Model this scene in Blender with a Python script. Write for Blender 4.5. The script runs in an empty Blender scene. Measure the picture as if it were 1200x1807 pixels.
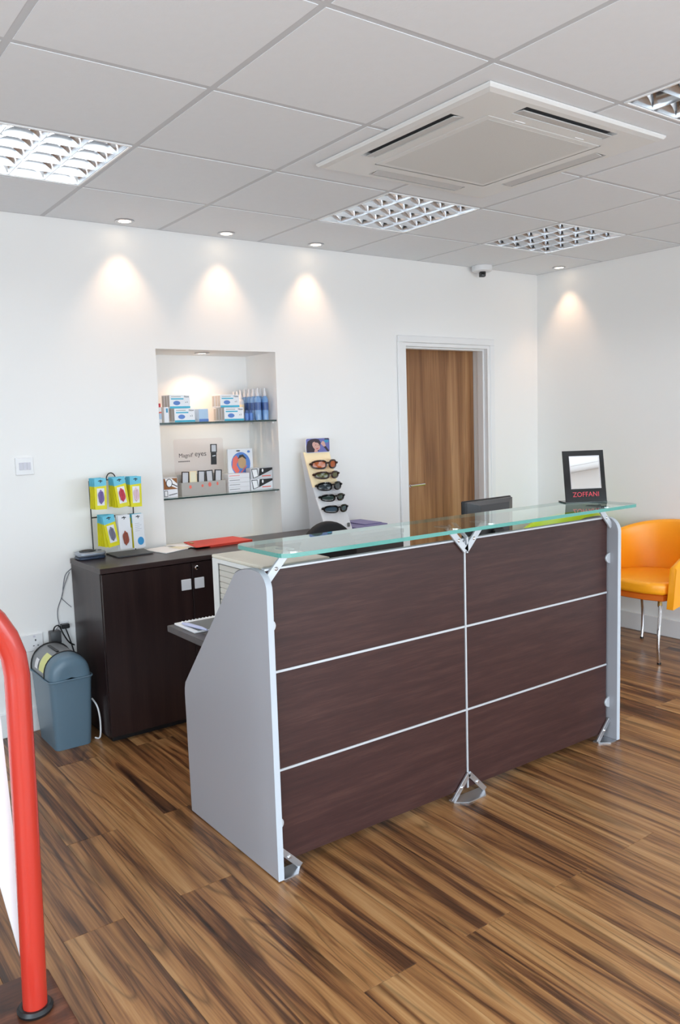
import bpy, bmesh, math, random
from mathutils import Vector, Matrix
random.seed(7)
PI = math.pi
C = bpy.context.scene.collection
SC = bpy.context.scene
H = 2.512                      # ceiling height
XR = 3.584                     # right wall
XL, YF = -2.6, -6.2            # left wall, shop-front wall

# ------------------------------------------------------------------ camera
def setup_camera():
    cd = bpy.data.cameras.new('camera'); co = bpy.data.objects.new('camera', cd); C.objects.link(co)
    yaw, pitch, roll = 0.62858, 0.11168, -0.03142
    f = Vector((math.sin(yaw)*math.cos(pitch), math.cos(yaw)*math.cos(pitch), -math.sin(pitch)))
    r = Vector((math.cos(yaw), -math.sin(yaw), 0)); u = r.cross(f)
    r2 = r*math.cos(roll) + u*math.sin(roll); u2 = -r*math.sin(roll) + u*math.cos(roll)
    m = Matrix((r2, u2, -f)).transposed().to_4x4(); m.translation = (-1.2559, -4.0926, 1.4911)
    co.matrix_world = m
    cd.sensor_fit = 'VERTICAL'; cd.sensor_height = 36; cd.lens = 1435.0/1807*36
    cd.clip_start = 0.05; SC.camera = co
setup_camera()

# ------------------------------------------------------------------ world, daylight, exposure
WORLD_SKY, WORLD_GROUND = 6.2, 3.4
def setup_world():
    w = bpy.data.worlds.new('sky'); SC.world = w; w.use_nodes = True
    nt = w.node_tree; nt.nodes.clear(); N = nt.nodes.new; L = nt.links.new
    tc = N('ShaderNodeTexCoord'); sx = N('ShaderNodeSeparateXYZ'); L(tc.outputs['Generated'], sx.inputs[0])
    mr = N('ShaderNodeMapRange'); mr.inputs[1].default_value = -0.05; mr.inputs[2].default_value = 0.05
    L(sx.outputs[2], mr.inputs[0])
    mx = N('ShaderNodeMix'); mx.data_type = 'RGBA'; L(mr.outputs[0], mx.inputs[0])
    k = WORLD_GROUND/WORLD_SKY
    mx.inputs[6].default_value = (0.86*k, 0.93*k, 1.0*k, 1); mx.inputs[7].default_value = (0.78, 0.90, 1.0, 1)
    bg = N('ShaderNodeBackground'); bg.inputs[1].default_value = WORLD_SKY; L(mx.outputs[2], bg.inputs[0])
    out = N('ShaderNodeOutputWorld'); L(bg.outputs[0], out.inputs[0])
setup_world()
def portal(name, loc, rot, sx, sy):
    l = bpy.data.lights.new(name, 'AREA'); l.shape = 'RECTANGLE'; l.size = sx; l.size_y = sy
    l.cycles.is_portal = True
    o = bpy.data.objects.new(name, l); C.objects.link(o); o.location = loc; o.rotation_euler = rot
portal('daylight_portal', (0.5, YF+0.02, 1.15), (PI/2, 0, 0), 5.6, 2.0)
portal('daylight_portal_side', (XL+0.02, -4.05, 1.15), (PI/2, 0, -PI/2), 2.9, 2.0)
SC.view_settings.view_transform = 'Standard'; SC.view_settings.look = 'None'
SC.view_settings.gamma = 1.0; SC.view_settings.use_curve_mapping = False
SC.view_settings.exposure = 0.52
TUBE_STRENGTH = 10.0
SPOT_POWER = 7.0
try:
    SC.cycles.max_bounces = 10; SC.cycles.diffuse_bounces = 6; SC.cycles.glossy_bounces = 5
    SC.cycles.transparent_max_bounces = 16; SC.cycles.caustics_reflective = False; SC.cycles.caustics_refractive = False
    SC.cycles.sample_clamp_indirect = 4.0
except Exception: pass

# ------------------------------------------------------------------ materials
def S(r, g, b):                 # sRGB 0..255 -> linear
    def c(v):
        v /= 255.0
        return v/12.92 if v <= 0.04045 else ((v+0.055)/1.055)**2.4
    return (c(r), c(g), c(b), 1)
MATS = {}
def mat(name, col, rough=0.5, metal=0.0, spec=0.5, emit=0, coat=0, noise=None, bump=None, trans=0):
    m = bpy.data.materials.new(name); m.use_nodes = True; nt = m.node_tree
    b = nt.nodes['Principled BSDF']
    b.inputs['Base Color'].default_value = col; b.inputs['Roughness'].default_value = rough
    b.inputs['Metallic'].default_value = metal; b.inputs['Specular IOR Level'].default_value = spec
    if coat: b.inputs['Coat Weight'].default_value = coat; b.inputs['Coat Roughness'].default_value = 0.08
    if emit: b.inputs['Emission Color'].default_value = col; b.inputs['Emission Strength'].default_value = emit
    if trans: b.inputs['Transmission Weight'].default_value = trans
    N = nt.nodes.new; L = nt.links.new
    if noise or bump:
        tc = N('ShaderNodeTexCoord')
    if noise:                   # (scale, amount): mild procedural colour variation
        n = N('ShaderNodeTexNoise'); n.inputs['Scale'].default_value = noise[0]; n.inputs['Detail'].default_value = 4
        L(tc.outputs['Object'], n.inputs['Vector'])
        mr = N('ShaderNodeMapRange'); mr.inputs[3].default_value = 1-noise[1]; mr.inputs[4].default_value = 1+noise[1]
        L(n.outputs['Fac'], mr.inputs[0])
        mx = N('ShaderNodeMix'); mx.data_type = 'RGBA'; mx.blend_type = 'MULTIPLY'; mx.inputs[0].default_value = 1
        mx.inputs[6].default_value = col; L(mr.outputs[0], mx.inputs[7]); L(mx.outputs[2], b.inputs['Base Color'])
    if bump:                    # (scale, strength)
        n2 = N('ShaderNodeTexNoise'); n2.inputs['Scale'].default_value = bump[0]; n2.inputs['Detail'].default_value = 3
        L(tc.outputs['Object'], n2.inputs['Vector'])
        bp = N('ShaderNodeBump'); bp.inputs['Strength'].default_value = bump[1]; bp.inputs['Distance'].default_value = 0.002
        L(n2.outputs['Fac'], bp.inputs['Height']); L(bp.outputs[0], b.inputs['Normal'])
    MATS[name] = m; return m

def wood(name, stops, along, big=(9, 0.8), fine=(110, 3.5), rough=0.35, random_tone=0.0, distort=0.6, spec=0.5, fine_amt=0.25, offset=0.0, knots=0.0, veins=0.0):
    """grain running along one axis; stops = [(pos, colour)...]"""
    m = bpy.data.materials.new(name); m.use_nodes = True; nt = m.node_tree; N = nt.nodes.new; L = nt.links.new
    b = nt.nodes['Principled BSDF']; b.inputs['Roughness'].default_value = rough; b.inputs['Specular IOR Level'].default_value = spec
    tc = N('ShaderNodeTexCoord'); src = tc.outputs['Object']
    oi = N('ShaderNodeObjectInfo')
    if offset:
        cm = N('ShaderNodeVectorMath'); cm.operation = 'SCALE'; cm.inputs[0].default_value = (offset, offset*2.7, offset*5.1); L(oi.outputs['Random'], cm.inputs['Scale'])
        ad = N('ShaderNodeVectorMath'); ad.operation = 'ADD'; L(src, ad.inputs[0]); L(cm.outputs[0], ad.inputs[1]); src = ad.outputs[0]
    def stretched(a, l):
        mp = N('ShaderNodeMapping'); s = [a, a, a]; s['XYZ'.index(along)] = l; mp.inputs['Scale'].default_value = s
        L(src, mp.inputs['Vector']); return mp.outputs[0]
    n1 = N('ShaderNodeTexNoise'); n1.inputs['Scale'].default_value = 1; n1.inputs['Detail'].default_value = 8
    n1.inputs['Roughness'].default_value = 0.55; n1.inputs['Distortion'].default_value = distort; L(stretched(*big), n1.inputs['Vector'])
    n2 = N('ShaderNodeTexNoise'); n2.inputs['Scale'].default_value = 1; n2.inputs['Detail'].default_value = 3; L(stretched(*fine), n2.inputs['Vector'])
    ma = N('ShaderNodeMath'); ma.operation = 'MULTIPLY_ADD'; ma.inputs[1].default_value = fine_amt; ma.inputs[2].default_value = -fine_amt/2
    L(n2.outputs['Fac'], ma.inputs[0])
    sm = N('ShaderNodeMath'); L(n1.outputs['Fac'], sm.inputs[0]); L(ma.outputs[0], sm.inputs[1])
    last = sm.outputs[0]
    if random_tone:
        rt = N('ShaderNodeMath'); rt.operation = 'MULTIPLY_ADD'; rt.inputs[1].default_value = random_tone; rt.inputs[2].default_value = -random_tone/2
        L(oi.outputs['Random'], rt.inputs[0]); s2 = N('ShaderNodeMath'); L(last, s2.inputs[0]); L(rt.outputs[0], s2.inputs[1]); last = s2.outputs[0]
    cr = N('ShaderNodeValToRGB'); el = cr.color_ramp.elements
    el[0].position, el[0].color = stops[0]; el[1].position, el[1].color = stops[-1]
    for p, c in stops[1:-1]:
        e = el.new(p); e.color = c
    L(last, cr.inputs[0]); col = cr.outputs[0]
    if knots:
        n3 = N('ShaderNodeTexNoise'); n3.inputs['Scale'].default_value = 1; n3.inputs['Detail'].default_value = 2; n3.inputs['Distortion'].default_value = 1.6
        L(stretched(13, 1.1), n3.inputs['Vector'])
        mr = N('ShaderNodeMapRange'); mr.inputs[1].default_value = 0.60; mr.inputs[2].default_value = 0.72; mr.inputs[3].default_value = 1; mr.inputs[4].default_value = 1-knots
        L(n3.outputs['Fac'], mr.inputs[0])
        mx = N('ShaderNodeMix'); mx.data_type = 'RGBA'; mx.blend_type = 'MULTIPLY'; mx.inputs[0].default_value = 1
        L(col, mx.inputs[6]); L(mr.outputs[0], mx.inputs[7]); col = mx.outputs[2]
    if veins:                   # thin dark grain lines: contour bands of a stretched, warped noise
        n4 = N('ShaderNodeTexNoise'); n4.inputs['Scale'].default_value = 1; n4.inputs['Detail'].default_value = 1.5; n4.inputs['Distortion'].default_value = 1.2
        L(stretched(5.5, 0.42), n4.inputs['Vector'])
        mm = N('ShaderNodeMath'); mm.operation = 'MULTIPLY'; mm.inputs[1].default_value = 9.0; L(n4.outputs['Fac'], mm.inputs[0])
        fr = N('ShaderNodeMath'); fr.operation = 'PINGPONG'; fr.inputs[1].default_value = 0.5; L(mm.outputs[0], fr.inputs[0])
        mv = N('ShaderNodeMapRange'); mv.inputs[1].default_value = 0.0; mv.inputs[2].default_value = 0.16; mv.inputs[3].default_value = 1-veins; mv.inputs[4].default_value = 1
        L(fr.outputs[0], mv.inputs[0])
        mx = N('ShaderNodeMix'); mx.data_type = 'RGBA'; mx.blend_type = 'MULTIPLY'; mx.inputs[0].default_value = 1
        L(col, mx.inputs[6]); L(mv.outputs[0], mx.inputs[7]); col = mx.outputs[2]
    L(col, b.inputs['Base Color'])
    bp = N('ShaderNodeBump'); bp.inputs['Strength'].default_value = 0.12; bp.inputs['Distance'].default_value = 0.001
    L(n2.outputs['Fac'], bp.inputs['Height']); L(bp.outputs[0], b.inputs['Normal'])
    MATS[name] = m; return m

def glass_face(name, tint, fres=True, ior=1.5):
    """thin-sheet glass: tinted straight-through light plus Fresnel mirror on the outer face"""
    m = bpy.data.materials.new(name); m.use_nodes = True; nt = m.node_tree; nt.nodes.clear(); N = nt.nodes.new; L = nt.links.new
    t = N('ShaderNodeBsdfTransparent'); t.inputs[0].default_value = tint
    out = N('ShaderNodeOutputMaterial')
    if fres:
        g = N('ShaderNodeBsdfGlossy'); g.inputs['Roughness'].default_value = 0.015; g.inputs['Color'].default_value = (0.92, 0.98, 0.96, 1)
        f = N('ShaderNodeFresnel'); f.inputs[0].default_value = ior
        a1 = N('ShaderNodeMath'); a1.operation = 'ADD'; a1.inputs[1].default_value = 1.0; L(f.outputs[0], a1.inputs[0])      # both faces of a sheet: 2F/(1+F)
        a2 = N('ShaderNodeMath'); a2.operation = 'DIVIDE'; L(f.outputs[0], a2.inputs[0]); L(a1.outputs[0], a2.inputs[1])
        a3 = N('ShaderNodeMath'); a3.operation = 'MULTIPLY'; a3.inputs[1].default_value = 2.0; L(a2.outputs[0], a3.inputs[0])
        mx = N('ShaderNodeMixShader'); L(a3.outputs[0], mx.inputs[0]); L(t.outputs[0], mx.inputs[1]); L(g.outputs[0], mx.inputs[2]); L(mx.outputs[0], out.inputs[0])
    else: L(t.outputs[0], out.inputs[0])
    MATS[name] = m; return m

M = MATS
mat('wall_paint', S(241, 241, 240), 0.75, spec=0.3, bump=(60, 0.05))
mat('tile_white', S(231, 235, 239), 0.9, spec=0.2, noise=(30, 0.02), bump=(120, 0.15))
mat('grid_white', S(202, 205, 209), 0.6)
mat('trim_white', S(236, 237, 238), 0.35)
mat('plastic_white', S(232, 233, 235), 0.35)
mat('subfloor', S(30, 22, 17), 0.9)
wood('floor_wood', [(0.29, S(50, 31, 21)), (0.39, S(94, 59, 36)), (0.465, S(134, 90, 54)), (0.56, S(160, 114, 70)), (0.72, S(184, 142, 96))],
     'Y', big=(10, 0.5), fine=(170, 2.5), rough=0.31, random_tone=0.05, distort=1.8, fine_amt=0.30, offset=17.0, knots=0.5, veins=0.45)
wood('wenge_front', [(0.2, S(46, 26, 25)), (0.5, S(58, 34, 32)), (0.8, S(73, 47, 42))], 'X', big=(45, 3.0), fine=(330, 14), rough=0.38, distort=0.2, fine_amt=0.55, offset=3, spec=0.38)
wood('wenge_cabinet', [(0.3, S(32, 19, 19)), (0.5, S(39, 25, 24)), (0.7, S(49, 33, 31))], 'Z', big=(20, 1.0), fine=(220, 6), rough=0.34, distort=0.3, fine_amt=0.4)
wood('wenge_top', [(0.3, S(44, 32, 32)), (0.5, S(54, 41, 40)), (0.7, S(66, 51, 49))], 'X', big=(20, 1.0), fine=(220, 6), rough=0.30, distort=0.3, fine_amt=0.4)
wood('door_wood', [(0.28, S(104, 68, 42)), (0.43, S(134, 92, 58)), (0.55, S(156, 112, 74)), (0.72, S(176, 134, 94))], 'Z', big=(11, 0.5), fine=(150, 3), rough=0.4, distort=0.9, fine_amt=0.3, knots=0.25)
wood('plinth_wood', [(0.3, S(50, 24, 14)), (0.5, S(84, 44, 26)), (0.7, S(128, 76, 50))], 'X', big=(20, 4), fine=(120, 20), rough=0.45, distort=1.0)
mat('silver_laminate', S(156, 156, 162), 0.38, spec=0.5)
mat('lit_edge_silver', S(182, 188, 196), 0.4)  # silver edging, lightened to carry the window light
mat('aluminium', S(205, 207, 212), 0.28, metal=0.9)
mat('handle_silver', S(226, 229, 234), 0.4)
mat('alu_satin', S(200, 203, 208), 0.45, metal=0.45)
mat('chrome', S(225, 225, 228), 0.08, metal=1.0)
mat('reflector', S(196, 198, 201), 0.14, metal=1.0)
mat('lamp_tube', (0.97, 0.98, 1.0, 1), 0.4, emit=TUBE_STRENGTH)
mat('warm_lamp', (1.0, 0.80, 0.58, 1), 0.4, emit=7)
mat('black_plastic', S(22, 22, 24), 0.4)
mat('black_gloss', S(14, 14, 15), 0.12)
mat('monitor_grey', S(66, 66, 68), 0.42)
mat('dark_fabric', S(34, 33, 35), 0.85, noise=(200, 0.2))
mat('slot_dark', S(104, 104, 106), 0.8)
mat('flap_grey', S(200, 200, 200), 0.5)
mat('ac_white', S(226, 227, 226), 0.42)
mat('ac_mesh', S(216, 217, 215), 0.6, bump=(420, 0.5))
mat('orange_leather', S(255, 166, 26), 0.36, noise=(90, 0.03), bump=(220, 0.10))
mat('orange_dark', S(214, 104, 16), 0.5)
mat('lime_leather', S(182, 205, 40), 0.4, bump=(220, 0.10))
mat('lime_dark', S(140, 160, 30), 0.5)
mat('red_paint', S(182, 50, 38), 0.25, coat=0.3)
mat('red_folder', S(214, 66, 50), 0.5)
mat('bin_blue', S(92, 116, 132), 0.36)
mat('bin_lid', S(126, 129, 132), 0.30)
mat('sticker_yellow', S(222, 224, 150), 0.6)
mat('printer_white', S(226, 228, 226), 0.4)
mat('printer_beige', S(222, 216, 200), 0.45)
mat('slat_beige', S(206, 203, 194), 0.6)
mat('paper', S(248, 249, 250), 0.7)
mat('paper_cream', S(236, 230, 204), 0.7)
mat('paper_grey', S(120, 122, 122), 0.7)
mat('blue_white', S(196, 200, 230), 0.4)
mat('card_yellow', S(222, 214, 26), 0.4)
mat('card_cyan', S(104, 192, 216), 0.4)
mat('card_white', S(232, 233, 236), 0.35)
mat('card_grey', S(198, 200, 206), 0.4)
mat('purple', S(120, 100, 160), 0.5)
mat('lilac', S(124, 118, 160), 0.6)
mat('raspberry', S(196, 60, 80), 0.5)
mat('pink', S(226, 196, 206), 0.5)
mat('cord_grey', S(120, 118, 136), 0.5)
mat('rust', S(150, 78, 58), 0.5)
mat('print_blue', S(60, 150, 205), 0.45)
mat('box_white', S(236, 238, 242), 0.4)
mat('box_side', S(186, 182, 178), 0.5)
mat('box_cyan', S(64, 178, 208), 0.4)
mat('box_blue', S(88, 130, 200), 0.4)
mat('box_paleblue', S(176, 204, 230), 0.4)
mat('ink', S(62, 58, 60), 0.6)
mat('cream_card', S(246, 226, 186), 0.4)
mat('stand_grey', S(206, 208, 212), 0.35)
mat('skin', S(214, 168, 156), 0.6)
mat('hair', S(56, 46, 56), 0.6)
mat('poster_blue', S(110, 112, 176), 0.5)
mat('badge_cyan', S(60, 150, 190), 0.5)
mat('amber_lens', S(186, 88, 24), 0.08)
mat('olive_lens', S(98, 98, 58), 0.08)
mat('grey_lens', S(62, 68, 72), 0.05)
mat('green_lens', S(60, 74, 70), 0.05)
mat('blue_lens', S(74, 92, 106), 0.05)
mat('brown_frame', S(54, 34, 28), 0.25)
mat('bottle_blue', S(118, 158, 206), 0.15)
mat('bottle_navy', S(62, 92, 150), 0.3)
mat('bottle_clear', S(222, 222, 226), 0.15)
mat('tray_grey', S(176, 172, 166), 0.4)
mat('mag_lens', S(206, 206, 210), 0.12)
mat('coral', S(232, 112, 96), 0.5)
mat('tan', S(196, 160, 118), 0.6)
mat('wood_print', S(150, 92, 40), 0.6)
mat('cable_grey', S(112, 114, 122), 0.5)
mat('silver_blue', S(152, 160, 172), 0.25, metal=0.5)
mat('navy', S(40, 54, 76), 0.3)
mat('mirror', (0.92, 0.93, 0.93, 1), 0.01, metal=1.0)
mat('red_letter', S(196, 32, 52), 0.4)
mat('brass', S(206, 176, 110), 0.25, metal=0.9)
mat('switch_grey', S(205, 205, 216), 0.4)
mat('glass_edge', S(78, 148, 138), 0.12, spec=0.7)
mat('shelf_edge', S(40, 62, 60), 0.15)
glass_face('glass_top_face', (0.80, 0.92, 0.88, 1))
glass_face('glass_body', (0.93, 0.98, 0.96, 1), fres=False)
glass_face('shelf_face', (0.93, 0.97, 0.96, 1), ior=1.3)
glass_face('window_glass', (0.97, 0.98, 0.98, 1), fres=False)
glass_face('acrylic', (0.965, 0.945, 0.945, 1), fres=False)

# ------------------------------------------------------------------ mesh helpers
class MB:
    def __init__(s): s.bm = bmesh.new(); s.mi = 0
    def _take(s, tmp):
        for f in tmp.faces: f.material_index = s.mi
        me = bpy.data.meshes.new('t'); tmp.to_mesh(me); tmp.free(); s.bm.from_mesh(me); bpy.data.meshes.remove(me)
    def box(s, x0, x1, y0, y1, z0, z1, bevel=0, seg=1, mx=None):
        t = bmesh.new(); bmesh.ops.create_cube(t, size=1)
        for v in t.verts: v.co = Vector(((x0+x1)/2+v.co.x*(x1-x0), (y0+y1)/2+v.co.y*(y1-y0), (z0+z1)/2+v.co.z*(z1-z0)))
        if bevel: bmesh.ops.bevel(t, geom=t.edges[:], offset=bevel, segments=seg, affect='EDGES', profile=0.5)
        if mx: bmesh.ops.transform(t, matrix=mx, verts=t.verts)
        s._take(t); return s
    def prism(s, pts, d0, d1, axis='y', bevel=0, seg=1, mx=None):
        """polygon pts (a,b) extruded from d0 to d1 along axis: x->(d,a,b) y->(a,d,b) z->(a,b,d)"""
        def P(a, b, d): return {'x': (d, a, b), 'y': (a, d, b), 'z': (a, b, d)}[axis]
        t = bmesh.new(); A = [t.verts.new(P(a, b, d0)) for a, b in pts]; B = [t.verts.new(P(a, b, d1)) for a, b in pts]
        n = len(pts); caps = [t.faces.new(A), t.faces.new(B[::-1])]
        for i in range(n): t.faces.new((A[i], B[i], B[(i+1) % n], A[(i+1) % n]))
        bmesh.ops.recalc_face_normals(t, faces=t.faces)
        if bevel:
            es = [e for f in caps for e in f.edges]
            bmesh.ops.bevel(t, geom=es, offset=bevel, segments=seg, affect='EDGES', profile=0.5)
        bmesh.ops.triangulate(t, faces=[f for f in t.faces if len(f.verts) > 4])
        if mx: bmesh.ops.transform(t, matrix=mx, verts=t.verts)
        s._take(t); return s
    def tube(s, pts, r, n=10, closed=False, flat=None, smooth_n=0, cap=True):
        P = [Vector(p) for p in pts]
        R = list(r) if isinstance(r, (list, tuple)) else [r]*len(P)
        if smooth_n: P, R = catmull(P, R, smooth_n, closed)
        t = bmesh.new(); rings = []; m = len(P); up = None
        for i in range(m):
            a = P[(i-1) % m] if (closed or i > 0) else P[i]; b = P[(i+1) % m] if (closed or i < m-1) else P[i]
            d = (b-a).normalized()
            if up is None:
                up = Vector((0, 0, 1)) if abs(d.z) < 0.9 else Vector((0, 1, 0))
            sd = d.cross(up); sd.normalize(); up = sd.cross(d).normalized()
            fa, fb = flat if flat else (1, 1)
            rings.append([t.verts.new(P[i]+(sd*math.cos(2*PI*k/n)*fa+up*math.sin(2*PI*k/n)*fb)*R[i]) for k in range(n)])
        for i in range(m if closed else m-1):
            A, B = rings[i], rings[(i+1) % m]
            for k in range(n): t.faces.new((A[k], A[(k+1) % n], B[(k+1) % n], B[k]))
        if not closed and cap: t.faces.new(rings[0][::-1]); t.faces.new(rings[-1])
        bmesh.ops.recalc_face_normals(t, faces=t.faces); s._take(t); return s
    def lathe(s, prof, n=20, mx=None, sx=1, sy=1):
        """prof [(r,z)...] about z"""
        t = bmesh.new(); rings = []
        for r, z in prof:
            rings.append([t.verts.new((0, 0, z))] if r < 1e-6 else [t.verts.new((r*math.cos(2*PI*k/n)*sx, r*math.sin(2*PI*k/n)*sy, z)) for k in range(n)])
        for A, B in zip(rings, rings[1:]):
            for k in range(n):
                if len(A) == 1 and len(B) == 1: continue
                if len(A) == 1: t.faces.new((A[0], B[k], B[(k+1) % n]))
                elif len(B) == 1: t.faces.new((A[k], A[(k+1) % n], B[0]))
                else: t.faces.new((A[k], A[(k+1) % n], B[(k+1) % n], B[k]))
        bmesh.ops.recalc_face_normals(t, faces=t.faces)
        if mx: bmesh.ops.transform(t, matrix=mx, verts=t.verts)
        s._take(t); return s
    def grid(s, rows, closed_u=False, mx=None):
        t = bmesh.new(); V = [[t.verts.new(p) for p in r] for r in rows]
        for A, B in zip(V, V[1:]):
            n = len(A)
            for k in range(n if closed_u else n-1): t.faces.new((A[k], A[(k+1) % n], B[(k+1) % n], B[k]))
        bmesh.ops.recalc_face_normals(t, faces=t.faces)
        if mx: bmesh.ops.transform(t, matrix=mx, verts=t.verts)
        s._take(t); return s
    def text(s, body, size, mx, depth=0.0004):
        cu = bpy.data.curves.new('t', 'FONT'); cu.body = body; cu.size = size; cu.extrude = depth; cu.align_x = 'CENTER'; cu.align_y = 'CENTER'
        cu.resolution_u = 3
        o = bpy.data.objects.new('t', cu); C.objects.link(o)
        dg = bpy.context.evaluated_depsgraph_get(); me = bpy.data.meshes.new_from_object(o.evaluated_get(dg))
        t = bmesh.new(); t.from_mesh(me); bmesh.ops.transform(t, matrix=mx, verts=t.verts)
        C.objects.unlink(o); bpy.data.objects.remove(o); bpy.data.curves.remove(cu); bpy.data.meshes.remove(me)
        s._take(t); return s
    def mesh(s, name, mats, origin=(0, 0, 0), smooth=True, ang=35):
        if any(origin): bmesh.ops.translate(s.bm, verts=s.bm.verts, vec=-Vector(origin))
        me = bpy.data.meshes.new(name); s.bm.to_mesh(me); s.bm.free()
        for m in (mats if isinstance(mats, (list, tuple)) else [mats]): me.materials.append(M[m])
        if smooth:
            me.polygons.foreach_set('use_smooth', [True]*len(me.polygons)); me.set_sharp_from_angle(angle=math.radians(ang))
        return me
def catmull(P, R, k, closed):
    out, ro = [], []; n = len(P)
    for i in range(n if closed else n-1):
        g = (lambda j: P[j % n]) if closed else (lambda j: P[max(0, min(n-1, j))])
        p0, p1, p2, p3 = g(i-1), g(i), g(i+1), g(i+2)
        for q in range(k):
            t = q/k
            out.append(0.5*((2*p1)+(-p0+p2)*t+(2*p0-5*p1+4*p2-p3)*t*t+(-p0+3*p1-3*p2+p3)*t**3)); ro.append(R[i]*(1-t)+R[(i+1) % n]*t)
    if not closed: out.append(P[-1]); ro.append(R[-1])
    return out, ro
def world_loc(o):
    v = Vector((0, 0, 0))
    while o: v += o.location; o = o.parent
    return v
def tag(o, label=None, cat=None, group=None, kind=None):
    for k, v in (('label', label), ('category', cat), ('group', group), ('kind', kind)):
        if v: o[k] = v
    return o
def thing(name, label, cat, loc=(0, 0, 0), group=None, rz=0):
    o = bpy.data.objects.new(name, None); C.objects.link(o); o.location = loc; o.rotation_euler = (0, 0, rz); o.empty_display_size = 0.05
    return tag(o, label, cat, group)
def build(mb, name, mats, parent=None, local=False, origin=None, label=None, kind=None, smooth=True, ang=35):
    """link mb as ONE mesh object. World coordinates unless local=True (then the parent's frame)."""
    pw = Vector((0, 0, 0)) if (local or parent is None) else world_loc(parent)
    og = Vector(origin) if origin is not None else pw
    me = mb.mesh(name, mats, og, smooth, ang); o = bpy.data.objects.new(name, me); C.objects.link(o)
    if parent is not None: o.parent = parent
    o.location = og-pw if not local else (Vector(origin) if origin is not None else (0, 0, 0))
    return tag(o, label=label, kind=kind)
def single(mb, name, mats, label, cat, origin, group=None, smooth=True):
    o = build(mb, name, mats, None, origin=origin, smooth=smooth); return tag(o, label, cat, group)
def copy_tree(o, parent=None):
    c = o.copy(); C.objects.link(c)
    if parent is not None: c.parent = parent; c.matrix_parent_inverse = o.matrix_parent_inverse
    for ch in o.children: copy_tree(ch, c)
    return c
def T(x, y, z): return Matrix.Translation((x, y, z))
def RX(a): return Matrix.Rotation(a, 4, 'X')
def RY(a): return Matrix.Rotation(a, 4, 'Y')
def RZ(a): return Matrix.Rotation(a, 4, 'Z')
def rrect(x0, x1, y0, y1, r, n=5):
    pts = []
    for cx, cy, a0 in ((x1-r, y1-r, 0), (x0+r, y1-r, 90), (x0+r, y0+r, 180), (x1-r, y0+r, 270)):
        for k in range(n+1):
            a = math.radians(a0+90*k/n); pts.append((cx+r*math.cos(a), cy+r*math.sin(a)))
    return pts
def ell(cx, cy, rx, ry, n=20): return [(cx+rx*math.cos(2*PI*k/n), cy+ry*math.sin(2*PI*k/n)) for k in range(n)]
def struct(mb, name, m, parent=None, **k): return build(mb, name, m, parent, kind='structure' if parent is None else None, **k)

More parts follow.
